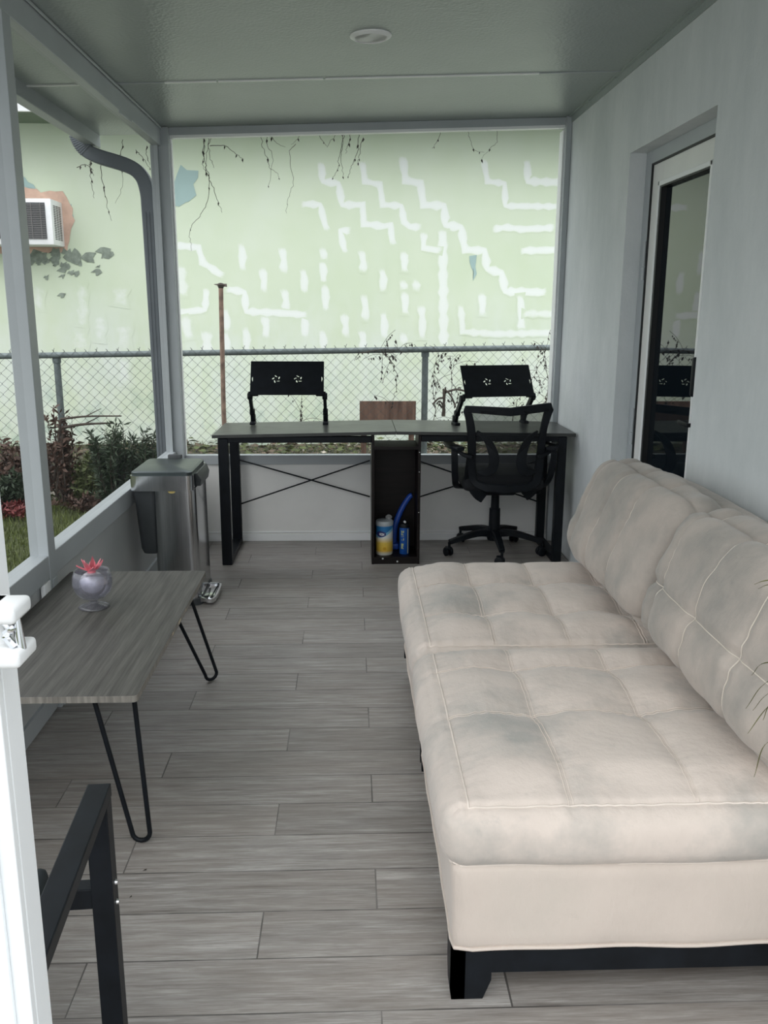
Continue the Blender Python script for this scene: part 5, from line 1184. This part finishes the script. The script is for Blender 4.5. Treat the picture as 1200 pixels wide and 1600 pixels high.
# ---- black metal patio chair cropped by the left edge (arm and front leg in view)
pc = thing('patio_chair', (-0.70, 1.12, 0), 'black square tube metal armchair cropped at the lower left, dark seat', 'armchair')
ca = R(-4.0); rot = Matrix.Rotation(-ca, 3, 'Z'); piv = Vector((-0.443, 1.385, 0))
def pt_(dx, dy, z): return piv+rot@Vector((dx, dy, 0))+Vector((0, 0, z))
def pbox(mb, x0, x1, y0, y1, z0, z1):
    vs = [pt_(x, y, z) for z in (z0, z1) for x, y in ((x0,y0),(x1,y0),(x1,y1),(x0,y1))]
    mb.add(vs, [(0,3,2,1),(4,5,6,7),(0,1,5,4),(1,2,6,5),(2,3,7,6),(3,0,4,7)])
for sx_ in (0, -0.60):
    mb = M(); pbox(mb, sx_-0.020, sx_+0.020, -0.56, 0.0, 0.575, 0.60); mb.build('arm', MAT['black_metal'], pc, bev=0.002)
    mb = M(); pbox(mb, sx_-0.019, sx_+0.019, -0.04, -0.001, 0.0, 0.575); lg = mb.build('leg', MAT['black_metal'], pc, bev=0.002)
    mb = M()
    for z in (0.415, 0.375): mb.lathe([(0, 0), (0.005, 0), (0.004, 0.004), (0, 0.005)], pt_(sx_+0.019, -0.018, z), 10, rot@Matrix.Rotation(R(90), 3, 'Y'))
    mb.lathe([(0, 0), (0.005, 0), (0.004, 0.004), (0, 0.005)], pt_(sx_-0.019, -0.018, 0.352), 10, rot@Matrix.Rotation(R(-90), 3, 'Y')); mb.build('bolt', MAT['chrome'], lg, smooth=True)
    mb = M(); pbox(mb, sx_-0.019, sx_+0.019, -0.56, -0.522, 0.0, 0.575); mb.build('leg', MAT['black_metal'], pc, bev=0.002)
mb = M(); pbox(mb, -0.582, -0.018, -0.035, -0.005, 0.375, 0.415); mb.build('front_rail', MAT['black_metal'], pc, bev=0.002)
mb = M(); pbox(mb, -0.582, -0.018, -0.55, -0.52, 0.375, 0.415); mb.build('rear_rail', MAT['black_metal'], pc, bev=0.002)
mb = M(); pbox(mb, -0.575, -0.095, -0.54, -0.002, 0.400, 0.448); mb.build('seat', simple('dark_sling', (0.015, 0.022, 0.026), 0.8), pc, bev=0.015, smooth=True)

# ---- palm in a pot just outside the right edge; its drying leaf tips reach into view
pp_ = thing('potted_palm', (1.02, 1.28, 0), 'drying palm whose pointed leaf tips hang before the near sofa unit', 'plant')
mb = M(); mb.lathe([(0, 0), (0.085, 0), (0.115, 0.17), (0.125, 0.17), (0.125, 0.2), (0.105, 0.2), (0.10, 0.16), (0, 0.16)], (1.02, 1.25, 0), 28); mb.build('pot', MAT['terracotta'], pp_, smooth=True)
mb = M(); cr_ = Vector((0.86, 1.43, 0.78)); lo_ = Vector((0.865, 1.44, 0.62)); hi_ = Vector((0.86, 1.45, 0.95))
for c_ in (cr_, lo_, hi_): mb.tube(smoothpath([(1.02, 1.25, 0.15), (0.99, 1.30, 0.45), c_+Vector((0.05, -0.02, -0.06)), c_], 6), [0.006]*18+[0.003], 6)
mb.build('stem', MAT['stem'], pp_, smooth=True)
def blade(a, b_, c_, w_):
    P = smoothpath([a, b_, c_], 8); L_ = len(P); mb = M(); vs = []
    for i, p in enumerate(P):
        t = i/(L_-1); ww = w_*math.sin(PI*min(1, 0.12+t*0.88))**0.7+0.0004
        s_ = Vector((0.75, 0.1, 0.65)).normalized(); vs += [p-s_*ww, p+Vector((0, -0.0012, 0)), p+s_*ww]
    fs = []
    for i in range(L_-1):
        for j in range(2): k = i*3+j; fs.append((k, k+1, k+4, k+3))
    mb.add(vs, fs); mb.build('leaf', MAT['palm'], pp_, smooth=True, recalc=False)
for src, mid, tip, w_ in ((cr_, (1200, 1035), (1174, 1055), .0016), (cr_, (1204, 1062), (1165, 1107), .0034), (cr_, (1206, 1080), (1176, 1110), .0018), (cr_, (1210, 1095), (1168, 1146), .0050), (cr_, (1212, 1090), (1192, 1125), .002),
                          (lo_, (1202, 1158), (1178, 1214), .0022), (hi_, (1205, 906), (1178, 913), .0016), (hi_, (1208, 912), (1184, 920), .0012)):
    blade(src, at(*mid, 1.45), at(*tip, 1.47), w_)
